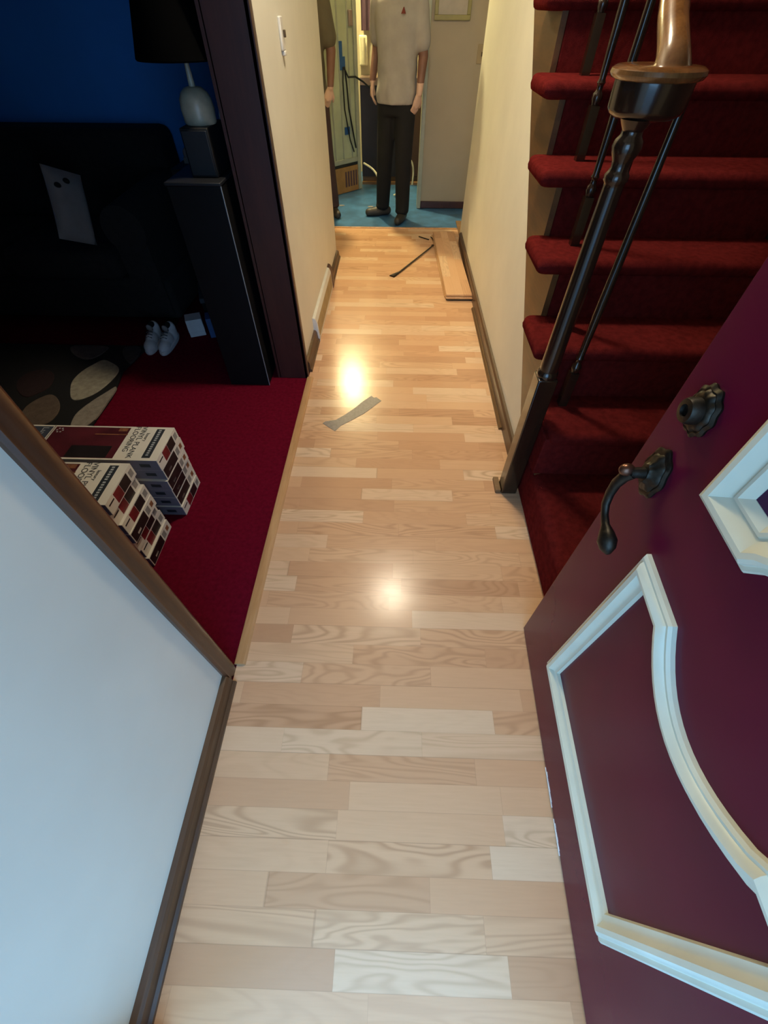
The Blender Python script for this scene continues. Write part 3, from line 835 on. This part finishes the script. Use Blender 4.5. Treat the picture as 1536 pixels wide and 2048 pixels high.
# ------------------------------------------------------------------ dark living room
rug = thing('pebble_rug', 'black shag rug with pale pebble shapes', 'rug', (-2.3, 1.95, 0))
def rugp(pts): return [(x + 2.3, y - 1.95) for x, y in pts]
edge = [(-3.2, 1.40), (-1.56, 1.40), (-1.572, 1.71), (-1.575, 1.9), (-1.60, 2.05), (-1.625, 2.16), (-1.60, 2.30), (-1.585, 2.44), (-3.2, 2.44)]
MB().prism(rugp(edge), 0.0, 0.016, 'z').build('pile', 'rug_black', rug, bevel=0.005)
def smooth_loop(P, it=2):
    for _ in range(it):
        Q = []
        for i in range(len(P)):
            a, b = Vector(P[i]), Vector(P[(i + 1) % len(P)])
            Q += [tuple(a * 0.75 + b * 0.25), tuple(a * 0.25 + b * 0.75)]
        P = Q
    return P
PEB = [('pebble_cream', [(-1.789, 2.27), (-1.711, 2.226), (-1.653, 2.182), (-1.633, 2.122), (-1.642, 2.016), (-1.673, 1.914), (-1.733, 1.854), (-1.779, 1.853), (-1.824, 1.929), (-1.859, 2.008), (-1.866, 2.071), (-1.853, 2.148), (-1.824, 2.205)]),
       ('pebble_taupe', [(-1.585, 1.997), (-1.574, 1.947), (-1.574, 1.86), (-1.565, 1.706), (-1.60, 1.60), (-1.66, 1.60), (-1.691, 1.702), (-1.688, 1.764), (-1.659, 1.847), (-1.61, 1.946)]),
       ('pebble_brown', [(-1.931, 1.906), (-1.88, 1.888), (-1.817, 1.814), (-1.786, 1.734), (-1.795, 1.65), (-1.88, 1.62), (-1.954, 1.66), (-1.997, 1.763), (-1.982, 1.837)]),
       ('pebble_grey', [(-2.069, 2.40), (-2.034, 2.425), (-1.814, 2.42), (-1.816, 2.371), (-1.835, 2.298), (-1.886, 2.255), (-1.959, 2.282), (-2.028, 2.34)]),
       ('pebble_slate', [(-1.707, 2.425), (-1.614, 2.425), (-1.594, 2.342), (-1.602, 2.222), (-1.632, 2.244), (-1.696, 2.326), (-1.722, 2.387)]),
       ('pebble_dark', [(-2.177, 1.978), (-2.184, 2.093), (-2.121, 2.15), (-2.01, 2.12), (-1.956, 1.985), (-1.989, 1.914), (-2.044, 1.854)])]
for nm_, P in PEB:
    o = MB().prism(smooth_loop(rugp(P)), 0.008, 0.021, 'z').build('pebble', nm_, rug, bevel=0.003, smooth=50)

# tall black cabinet with a speaker and lamp on it
cab = thing('cabinet', 'tall black cabinet standing just inside the wide opening', 'cabinet', (-0.835, 2.056, 0))
MB().box((-0.11, 0.0, 0.0), (0.112, 0.42, 0.93)).build('body', 'black_cabinet', cab, bevel=0.003)
MB().box((-0.115, -0.004, 0.93), (0.116, 0.425, 0.942)).build('top', 'speaker_black', cab, bevel=0.003)
MB().box((0.112, 0.0, 0.0), (0.1145, 0.006, 0.93)).build('edge_strip', 'pale_metal', cab)['label'] = 'thin grey edge strip'
spk = thing('loudspeaker', 'black box speaker on the tall cabinet under the lamp', 'speaker', (-0.80, 2.13, 0.942))
MB().box((-0.055, 0.0, 0.0), (0.055, 0.2, 0.152)).build('body', 'black_side', spk, bevel=0.004)
MB().box((-0.05, -0.006, 0.006), (0.05, 0.0, 0.146)).build('grille', 'speaker_black', spk, bevel=0.003)
tl = thing('table_lamp', 'table lamp with pale ceramic base and wide black shade', 'lamp', (-0.795, 2.225, 1.0945))
MB().lathe([(0.058, 0.0), (0.062, 0.006), (0.062, 0.02), (0.064, 0.045), (0.060, 0.07), (0.050, 0.088), (0.034, 0.1), (0.02, 0.104)], seg=28).build('base', 'lamp_ceramic', tl)
MB().lathe([(0.012, 0.104), (0.010, 0.14), (0.008, 0.17)], seg=14).build('stem', 'lamp_ceramic', tl)
MB().lathe([(0.148, 0.172), (0.151, 0.176), (0.08, 0.42), (0.078, 0.42), (0.147, 0.178)], c=(-0.022, 0.0, 0), seg=36).build('lamp_shade', 'shade_black', tl)
for dx, dy in ((-0.018, -0.056), (0.012, -0.058), (0.02, -0.06)):
    pass
tag(MB().tube([(-0.807, 2.37, 0.945), (-0.764, 2.37, 1.088), (-0.735, 2.37, 1.185), (-0.719, 2.37, 1.24)], [0.003, 0.0035, 0.006, 0.004], 10, up=(0, 1, 0)).build('pale_streak', 'pale_metal'), 'slim pale streak slanting over the cabinet top between lamp and jamb', 'stick')  # thin tapered tube standing in for a pale streak

# sofa along the blue wall
sf = thing('sofa', 'dark sofa in front of the blue wall', 'sofa', (-2.42, 3.14, 0))
MB().box((-0.95, -0.42, 0.05), (0.98, 0.45, 0.30)).build('base', 'sofa_fabric', sf, bevel=0.03, seg=3)
for x0, x1 in ((-0.74, 0.0), (0.01, 0.72)): MB().box((x0, -0.46, 0.30), (x1, 0.25, 0.46)).build('seat_cushion', 'sofa_fabric', sf, bevel=0.05, seg=4)
MB().box((-0.95, 0.28, 0.30), (0.90, 0.55, 0.90)).build('backrest', 'sofa_fabric', sf, bevel=0.06, seg=4)
for x0, x1 in ((-0.95, -0.74), (0.73, 0.98)):
    m = MB().box((x0 + 0.03, -0.44, 0.1), (x1 - 0.03, 0.40, 0.55))
    m.tube([((x0 + x1) / 2, -0.46, 0.58), ((x0 + x1) / 2, 0.40, 0.60)], 0.12, 20)
    m.build('armrest', 'sofa_fabric', sf, smooth=50)
for x in (-0.85, 0.88): MB().box((x - 0.03, -0.40, 0.0), (x + 0.03, -0.34, 0.05)).build('leg', 'walnut', sf)
pil = thing('throw_pillow', 'pale throw pillow with dark spots leaning on the sofa arm', 'pillow', (-1.885, 2.72, 0.505), 0.95)
pil.rotation_euler = (0.0, 0.42, 0.95)
pm = MB(); N = 12
def pz(u, v): return 0.055 * (max(0, 1 - u**4) * max(0, 1 - v**4)) ** 0.6
vs = []; fs = []
for sgn in (1, -1):
    for i in range(N + 1):
        for j in range(N + 1):
            u = -1 + 2 * i / N; v = -1 + 2 * j / N
            pinch = 1 - 0.07 * (1 - abs(v) ** 2) if abs(u) > 0.9 else 1
            vs.append((u * 0.10 * pinch, sgn * pz(u, v) + 0.06 * (v + 1), 0.165 + v * 0.165))
for s_ in (0, 1):
    o_ = s_ * (N + 1) ** 2
    for i in range(N):
        for j in range(N):
            a = o_ + i * (N + 1) + j
            fs.append((a, a + 1, a + N + 2, a + N + 1))
po_ = pm.add(vs, fs).build('cover', 'pale_cloth', pil, smooth=80)
for x, z in ((-0.055, 0.255), (-0.005, 0.285)):
    MB().ball((x, -0.005 + 0.06 * (z - 0.165) / 0.165 + 0.06 - 0.042, z), (0.018, 0.012, 0.014), 12, 8).build('spot', 'black_mark', pil)
tag(MB().box((-0.02, 0, 0), (0.02, 0.05, 0.03)).ball((0.0, 0.02, 0.045), (0.02, 0.025, 0.03), 10, 6).build('tissue_box', 'pale_cloth', loc=(-1.33, 3.30, 0.76)), 'small crumpled pale tissue pack on the side table behind the speaker', 'tissues')
st_ = thing('side_table', 'black side table between sofa and cabinet', 'table', (-1.2, 3.36, 0))
MB().box((-0.19, -0.2, 0.72), (0.19, 0.2, 0.76)).build('top', 'black_side', st_)
for x, y in ((-0.17, -0.18), (0.17, -0.18), (-0.17, 0.18), (0.17, 0.18)): MB().box((x - 0.015, y - 0.015, 0), (x + 0.015, y + 0.015, 0.72)).build('leg', 'black_side', st_)
fr = thing('picture_frame', 'dark framed picture high on the blue wall', 'picture', (-3.3, 3.715, 1.40))
MB().box((-0.6, -0.025, 0), (0.85, 0, 0.03)).box((-0.6, -0.025, 0.7), (0.85, 0, 0.73)).box((-0.6, -0.025, 0), (-0.57, 0, 0.73)).box((0.82, -0.025, 0), (0.85, 0, 0.73)).build('frame', 'jamb_wood', fr)
MB().box((-0.57, -0.012, 0.03), (0.82, 0, 0.70)).build('print', 'curtain_purple', fr)

# white sneakers
def sneaker(loc, rz, label):
    t = thing('sneaker', label, 'shoe', loc, rz, 'white sneakers on the dark carpet')
    # toe towards -y
    m = MB()
    m.rings([(0, 0, 0.0, 0.036, 0.128), (0, 0, 0.012, 0.040, 0.134), (0, 0, 0.024, 0.039, 0.132), (0, 0, 0.026, 0.036, 0.126)], 28)
    m.build('sole', 'white_rubber', t)
    u = MB()
    u.ball((0, -0.07, 0.03), (0.036, 0.058, 0.038)); u.ball((0, -0.01, 0.04), (0.034, 0.07, 0.045)); u.ball((0, 0.07, 0.045), (0.034, 0.058, 0.05)); u.ball((0, 0.085, 0.07), (0.032, 0.038, 0.045))
    ob = u.fuse('upper', 'white_rubber', t, 0.006, 4)
    MB().ball((0, 0.055, 0.105), (0.02, 0.032, 0.016)).build('opening', 'black_mark', t)
    MB().ball((0, 0.02, 0.10), (0.018, 0.012, 0.03), mat=Matrix.Rotation(0.5, 3, 'X')).build('tongue', 'pale_cloth', t)
    lc = MB()
    for i in range(4): lc.tube([(-0.02, -0.045 + i * 0.02, 0.069 + i * 0.008), (0, -0.045 + i * 0.02, 0.077 + i * 0.008), (0.02, -0.045 + i * 0.02, 0.069 + i * 0.008)], 0.003, 6)
    lc.build('laces', 'grey_card', t)
    return t
s0 = sneaker((-1.555, 2.48, 0.0), 0.10, 'white sneaker nearer the rug, left of its mate')
place_copy(s0, (-1.455, 2.475, 0.0), 0.02, 'white sneaker nearer the black cabinet, right of its mate')
# things on the floor behind
fbx = thing('storage_box', 'dark grey lidded box on the floor behind the sneakers', 'box', (-1.17, 2.88, 0.0), 0.35)
MB().box((-0.15, -0.13, 0), (0.15, 0.13, 0.17)).build('body', 'black_cabinet', fbx, bevel=0.003)
MB().box((-0.156, -0.136, 0.165), (0.156, 0.136, 0.195)).build('lid', 'grey_card', fbx, bevel=0.004)
tag(MB().box((-0.05, -0.05, 0), (0.05, 0.05, 0.11)).box((-0.051, -0.051, 0.03), (0.051, -0.02, 0.075)).build('carton', 'white_rubber', loc=(-1.325, 2.64, 0.0), rot=(0, 0, 0.4), bevel=0.003), 'small pale blue-white packet on the floor by the cabinet', 'packet')
tag(MB().box((-0.03, -0.05, 0), (0.03, 0.05, 0.125)).build('blue_packet', 'blue_packet', loc=(-1.205, 2.63, 0.0), rot=(0, 0, 0.35), bevel=0.003), 'small blue packet standing beside the pale packet', 'packet')

# ------------------------------------------------------------------ kitchen end
# pale appliance standing askew on a cardboard carton
AX, AY = -0.45, 6.12
arz = math.atan2(0.36, 0.33)        # face runs from (-0.78,5.79) to (-0.45,6.15)
ap = thing('tall_appliance', 'tall pale appliance panel with blue tape, standing on cardboard', 'appliance', (AX, AY, 0), arz)
# local -x runs towards the camera along the face; -y is the seen face
MB().box((-0.75, 0, 0.235), (-0.04, 0.12, 2.0)).build('body', 'appliance', ap, bevel=0.006)
pn = MB()
for x in (-0.36, -0.24, -0.11): pn.box((x - 0.008, -0.008, 0.30), (x + 0.008, 0, 1.95))
pn.box((-0.74, -0.012, 0.26), (-0.04, 0, 0.30))
pn.build('ribs', 'appliance_edge', ap, bevel=0.002)
MB().box((-0.74, -0.014, 0.236), (-0.05, -0.001, 0.255)).build('gasket', 'black_rubber', ap)
MB().box((-0.04, -0.02, 0.0), (0.0, 0.12, 2.0)).build('side_post', 'appliance_edge', ap, bevel=0.004)['label'] = 'pale upright edge reaching the floor'
MB().box((-0.10, -0.03, 1.26), (-0.06, -0.008, 1.36)).build('latch', 'counter', ap, bevel=0.004)
MB().box((-0.235, -0.011, 1.06), (-0.195, -0.0015, 1.17)).box((-0.235, -0.012, 0.98), (-0.165, -0.0015, 1.07)).build('tape', 'blue_tape', ap, smooth=0)['label'] = 'upper strip of blue tape'
MB().box((-0.21, -0.011, 0.50), (-0.14, -0.0015, 0.56)).build('tape', 'blue_tape', ap, smooth=0)['label'] = 'lower square of blue tape'
cd = MB()
cd.tube([(-0.20, -0.016, 1.0), (-0.215, -0.02, 0.9), (-0.21, -0.02, 0.7), (-0.15, -0.02, 0.45), (-0.10, -0.02, 0.35)], 0.007, 8)
cd.tube([(-0.18, -0.016, 1.0), (-0.165, -0.02, 0.88), (-0.15, -0.02, 0.7), (-0.10, -0.02, 0.5), (-0.07, -0.02, 0.38)], 0.008, 8)
cd.tube([(-0.19, -0.016, 1.0), (-0.15, -0.03, 0.93), (-0.07, -0.05, 0.93), (0.02, -0.07, 0.89), (0.12, -0.09, 0.83)], 0.008, 8)
cd.build('power_cord', 'black_rubber', ap)
cbx = thing('cardboard_box', 'brown cardboard box under the pale appliance', 'box', (AX, AY, 0), arz)
MB().box((-0.75, -0.015, 0.0), (-0.045, 0.13, 0.232)).build('body', 'cardboard', cbx, bevel=0.004)
pp = MB()
for i in range(5): pp.box((-0.25 + i * 0.04, -0.0165, 0.05), (-0.225 + i * 0.04, -0.014, 0.19))
pp.build('print', 'print_purple', cbx, smooth=0)
# lower cabinet, counter, phone, curtain, cords
kc = thing('kitchen_cabinet', 'dark kitchen base cabinet behind the standing person', 'cabinet', (0, 6.38, 0))
MB().box((-0.44, 0.0, 0.06), (-0.02, 0.5, 0.84)).build('body', 'kitchen_dark', kc)
MB().box((-0.02, 0.0, 0.06), (0.7, 0.5, 0.84)).build('door', 'kitchen_brown', kc, bevel=0.004)
MB().box((-0.44, 0.04, 0.0), (0.7, 0.5, 0.06)).build('toe_kick', 'brown_board', kc)
MB().box((-0.44, -0.02, 0.84), (0.7, 0.5, 0.90)).build('worktop', 'counter', kc, bevel=0.004)
ph = thing('wall_phone', 'cream wall phone beside the pale appliance', 'phone', (-0.405, 6.55, 1.08))
MB().box((-0.045, 0.0, -0.11), (0.045, 0.05, 0.11)).build('body', 'phone_cream', ph, bevel=0.012, seg=4)
MB().tube([(0.0, -0.03, -0.09), (0.0, -0.045, 0.0), (0.0, -0.03, 0.09)], [0.026, 0.018, 0.026], 14).build('handset', 'phone_cream', ph)
struct(MB().box((-0.44, 6.60, 0.9), (0.7, 6.64, CEIL)).build('wall_kitchen_splash', 'kitchen_cream'))
cur = MB(); cp = []
for i in range(25): cp.append((-0.42 + i * 0.0125, 6.55 + 0.012 * math.sin(i * 1.3)))
cp += [(x, y + 0.006) for x, y in reversed(cp)]
tag(cur.prism(cp, 1.22, 2.0, 'z').build('curtain', 'curtain_purple', smooth=0), 'short dark purple curtain above the wall phone', 'curtain')
tag(MB().tube([(-0.285, 6.45, 2.3), (-0.284, 6.45, 1.25), (-0.286, 6.45, 1.21)], [0.008, 0.008, 0.014], 8).build('pull_cord', 'cord_white'), 'white pull cord hanging beside the person', 'cord')
tag(MB().tube(bez((-0.40, 6.04, 0.25), (-0.32, 6.0, 0.22), (-0.20, 5.95, 0.20), (-0.20, 5.80, 0.012), 14), 0.011, 8).build('white_cord', 'cord_white'), 'white cord curving to the floor left of the person', 'cord')
tag(MB().tube(bez((0.06, 5.80, 0.19), (0.045, 5.8, 0.06), (0.0, 5.8, 0.02), (-0.05, 5.8, 0.012), 12), 0.010, 8).build('white_cord', 'cord_white'), 'short white cord on the floor between the legs', 'cord')
tag(MB().tube(bez((0.17, 6.25, 0.012), (0.19, 6.25, 0.16), (0.17, 6.25, 0.22), (0.12, 6.25, 0.26), 12), 0.010, 8).build('white_cord', 'cord_white'), 'white cord rising behind the right leg', 'cord')
# framed board and switch on the taupe wall
fb = thing('framed_picture', 'small pale picture in a gold-green frame on the taupe wall', 'picture', (0.42, 5.40, 1.31))
MB().box((-0.15, -0.022, 0), (0.15, -0.001, 0.03)).box((-0.15, -0.022, 0.37), (0.15, -0.001, 0.40)).box((-0.15, -0.022, 0.03), (-0.12, -0.001, 0.37)).box((0.12, -0.022, 0.03), (0.15, -0.001, 0.37)).build('frame', 'frame_gold', fb, bevel=0.003)
MB().box((-0.12, -0.012, 0.03), (0.12, -0.001, 0.37)).build('print', 'mat_pale', fb)
sw = thing('light_switch', 'triple light switch plate on the taupe wall', 'switch', (0.75, 5.40, 1.12))
MB().box((-0.085, -0.008, -0.058), (0.085, 0, 0.058)).build('plate', 'switch_plate', sw, bevel=0.003)
for x in (-0.046, 0.0, 0.046): MB().box((x - 0.005, -0.016, -0.012), (x + 0.005, -0.008, 0.014)).build('toggle', 'switch_slot', sw)
for i, (x, y) in enumerate(((-0.62, 5.45), (-0.30, 5.42))):
    tag(MB().prism(smooth_loop([(-0.03, -0.02), (0.035, -0.015), (0.03, 0.02), (-0.02, 0.025)], 1), 0, 0.003, 'z').build('paper_scrap', 'pale_cloth', loc=(x, y, -0.003)), ('white paper scrap on the blue floor by the cardboard box', 'white paper scrap on the blue floor behind the left shoe')[i], 'scrap')

# ------------------------------------------------------------------ people
def hand(mb, wrist, dirv, palm_n, thumb_side, curl=0.25):
    """palm, four fingers and thumb; dirv along the hand, palm_n the way the palm faces"""
    d = Vector(dirv).normalized(); nrm_ = Vector(palm_n); nrm_ = (nrm_ - d * nrm_.dot(d)).normalized()
    s = d.cross(nrm_).normalized() * thumb_side
    w = Vector(wrist)
    mid = w + d * 0.085
    mb.tube([w, w + d * 0.03, w + d * 0.06, mid], [0.023, 0.032, 0.037, 0.035], 14, 0.5, up=nrm_)
    mb.ball(mid, (0.02, 0.02, 0.02), 10, 8)
    for i, (o_, L_) in enumerate(((0.027, 0.070), (0.009, 0.080), (-0.009, 0.074), (-0.026, 0.058))):
        b = mid + s * o_ - d * 0.006
        pts_ = [b]; dd = d.copy()
        for j, fr_ in enumerate((0.42, 0.33, 0.25)):
            dd = (dd + nrm_ * curl * (1 + 0.4 * j)).normalized()
            pts_.append(pts_[-1] + dd * L_ * fr_)
        mb.limb(pts_, [0.0095, 0.009, 0.0085, 0.0075], 10)
    tb = w + d * 0.025 + s * 0.022
    t1 = tb + d * 0.032 + s * 0.026 + nrm_ * 0.008
    t2 = t1 + d * 0.030 + s * 0.006 + nrm_ * 0.012
    mb.limb([tb, t1, t2], [0.014, 0.011, 0.009], 10)

def person(name, loc, rz, label, J, shirt, trouser, hand_z):
    t = thing(name, label, 'person', loc, rz)
    V = Vector
    # body: head, neck, torso core, arms, hands, legs as one skin
    b = MB()
    b.ball((0, -0.005, 1.665), (0.073, 0.092, 0.112)); b.ball((0, -0.04, 1.60), (0.052, 0.055, 0.058)); b.ball((0, -0.092, 1.645), (0.012, 0.020, 0.022))
    for s in (1, -1): b.ball((s * 0.074, 0.005, 1.65), (0.012, 0.024, 0.032))
    b.limb([(0, 0.012, 1.42), (0, 0.008, 1.56)], [0.062, 0.056])
    b.rings([(0, 0, 0.86, 0.145, 0.10), (0, 0, 0.98, 0.14, 0.095), (0, 0, 1.15, 0.14, 0.095), (0, 0, 1.32, 0.165, 0.105), (0, 0.005, 1.43, 0.15, 0.085), (0, 0.01, 1.47, 0.08, 0.06)])
    for s in ('l', 'r'):
        sh, el, wr, hd, pnv, th = J['arm_' + s]
        b.limb([sh, el, wr], [0.050, 0.041, 0.027])
        hand(b, wr, hd, pnv, th)
        hp_, kn, an = J['leg_' + s]
        b.limb([hp_, kn, an], [0.075, 0.052, 0.036])
        toe = V(J['toe_' + s]); a_ = V(an)
        b.limb([(a_.x, a_.y, 0.05), toe.to_tuple()], [0.036, 0.026])
    b.fuse('body', ['skin', 'pale_skin'], t, 0.0062, 3, (lambda c: 1 if c.z < hand_z and c.z > 0.3 else 0))
    # hair and face
    hr_ = MB(); hr_.ball((0, 0.014, 1.69), (0.082, 0.095, 0.105))
    hair = hr_.mesh('hair', 'hair_dark', 60)
    bm = bmesh.new(); bm.from_mesh(hair)
    bmesh.ops.delete(bm, geom=[v for v in bm.verts if (v.co.z < 1.70 and v.co.y < 0.0) or v.co.z < 1.60], context='VERTS')
    bm.to_mesh(hair); bm.free()
    ho_ = bpy.data.objects.new('hair', hair); COL.objects.link(ho_); ho_.parent = t
    md = ho_.modifiers.new('th', 'SOLIDIFY'); md.thickness = 0.012
    for s in (1, -1): MB().ball((s * 0.03, -0.088, 1.672), (0.012, 0.008, 0.007), 10, 8).build('eye', 'eye_dark', t)
    MB().ball((0, -0.090, 1.598), (0.024, 0.008, 0.007), 10, 8).build('mouth', 'lip', t)
    # shirt
    m = MB()
    m.rings([(0, -0.005, 0.85, 0.168, 0.128), (0, -0.005, 0.90, 0.172, 0.130), (0, 0, 1.02, 0.166, 0.122), (0, 0, 1.18, 0.170, 0.124), (0, 0, 1.32, 0.188, 0.125), (0, 0.004, 1.41, 0.182, 0.105), (0, 0.008, 1.46, 0.12, 0.08), (0, 0.01, 1.485, 0.072, 0.066)], 28)
    for s in ('l', 'r'):
        sh, el, wr = [V(q) for q in J['arm_' + s][:3]]
        e2 = sh.lerp(el, 0.72)
        m.limb([sh.lerp(V((0, 0, sh.z)), 0.25), sh, e2], [0.07, 0.072, 0.068])
    so = m.fuse('shirt', shirt, t, 0.012, 5)
    # soft folds
    me = so.data
    for v in me.vertices:
        c = v.co
        if c.z < 1.3:
            w_ = (1.3 - c.z) / 0.45
            dd = 0.006 * w_ * math.sin(c.x * 38 + c.z * 9) + 0.004 * w_ * math.sin(c.z * 46 - c.x * 22)
            v.co = c + Vector((c.x, c.y, 0)).normalized() * dd
    # trousers
    m = MB()
    m.rings([(0, 0, 0.78, 0.158, 0.115), (0, 0, 0.86, 0.155, 0.112), (0, 0, 0.95, 0.148, 0.105)], 24)
    for s in ('l', 'r'):
        hp_, kn, an = J['leg_' + s]
        a_ = V(an)
        m.limb([hp_, kn, (a_.x, a_.y, 0.10)], [0.094, 0.078, 0.068])
        m.ball((a_.x, a_.y - 0.01, 0.085), (0.070, 0.076, 0.03))
    m.fuse('trousers', trouser, t, 0.012, 4)
    # shoes
    for s in ('l', 'r'):
        a_ = V(J['leg_' + s][2]); toe = V(J['toe_' + s])
        d = (V((toe.x, toe.y, 0)) - V((a_.x, a_.y, 0))).normalized()
        m = MB()
        heel = V((a_.x, a_.y, 0.04)) - d * 0.05
        tip = V((toe.x, toe.y, 0.032))
        mid = heel.lerp(tip, 0.55)
        m.limb([heel, mid, tip], [0.040, 0.046, 0.036], 16, 0.95)
        m.ball((a_.x, a_.y, 0.07), (0.044, 0.048, 0.045))
        m2 = MB(); m2.v = [(x, y, max(0.0, z)) for x, y, z in m.v]; m2.f = m.f; m2.m = m.m
        m2.fuse('shoe', 'shoe_dark', t, 0.009, 3)
    return t

JA = {'arm_l': ((-0.165, 0.01, 1.405), (-0.215, 0.10, 1.17), (-0.222, 0.0, 0.985), (-0.02, -0.12, -1), (0.9, 0.25, 0), -1),
      'arm_r': ((0.17, 0.01, 1.405), (0.215, 0.02, 1.13), (0.215, -0.05, 0.925), (-0.30, -0.06, -1), (-0.7, 0.6, 0), 1),
      'leg_l': ((-0.078, 0.0, 0.86), (-0.105, -0.01, 0.49), (-0.145, 0.05, 0.075)),
      'leg_r': ((0.082, 0.0, 0.86), (0.094, -0.06, 0.48), (0.095, -0.05, 0.075)),
      'toe_l': (-0.275, -0.03, 0.03), 'toe_r': (0.095, -0.20, 0.03)}
pa = person('person', (-0.03, 5.06, -0.003), -0.30, 'person in a grey T-shirt and black trousers standing at the hallway end', JA, 'shirt_grey', 'trouser_black', 0.985)
MB().prism([(0.062, 1.352), (0.098, 1.352), (0.084, 1.385), (0.080, 1.385)], -0.1285, -0.118, 'y').build('shirt_emblem', 'mark_red', pa, smooth=0)['label'] = 'small dark red chest emblem'
JB = {'arm_l': ((-0.19, 0.01, 1.41), (-0.24, 0.06, 1.14), (-0.21, -0.02, 0.90), (0, -0.1, -1), (1, 0.2, 0), -1),
      'arm_r': ((0.175, 0.01, 1.41), (0.225, 0.03, 1.15), (0.215, -0.09, 0.95), (-0.45, 0.1, -1), (-0.3, 1, 0), 1),
      'leg_l': ((-0.082, 0.0, 0.86), (-0.092, -0.02, 0.49), (-0.10, 0.03, 0.075)),
      'leg_r': ((0.088, 0.0, 0.86), (0.115, -0.02, 0.49), (0.14, 0.03, 0.075)),
      'toe_l': (-0.13, -0.14, 0.03), 'toe_r': (0.20, -0.10, 0.03)}
pbn = person('person', (-0.815, 5.12, -0.003), 0.0, 'person in an olive shirt and plum trousers half hidden behind the left wall', JB, 'shirt_olive', 'trouser_plum', 0.95)
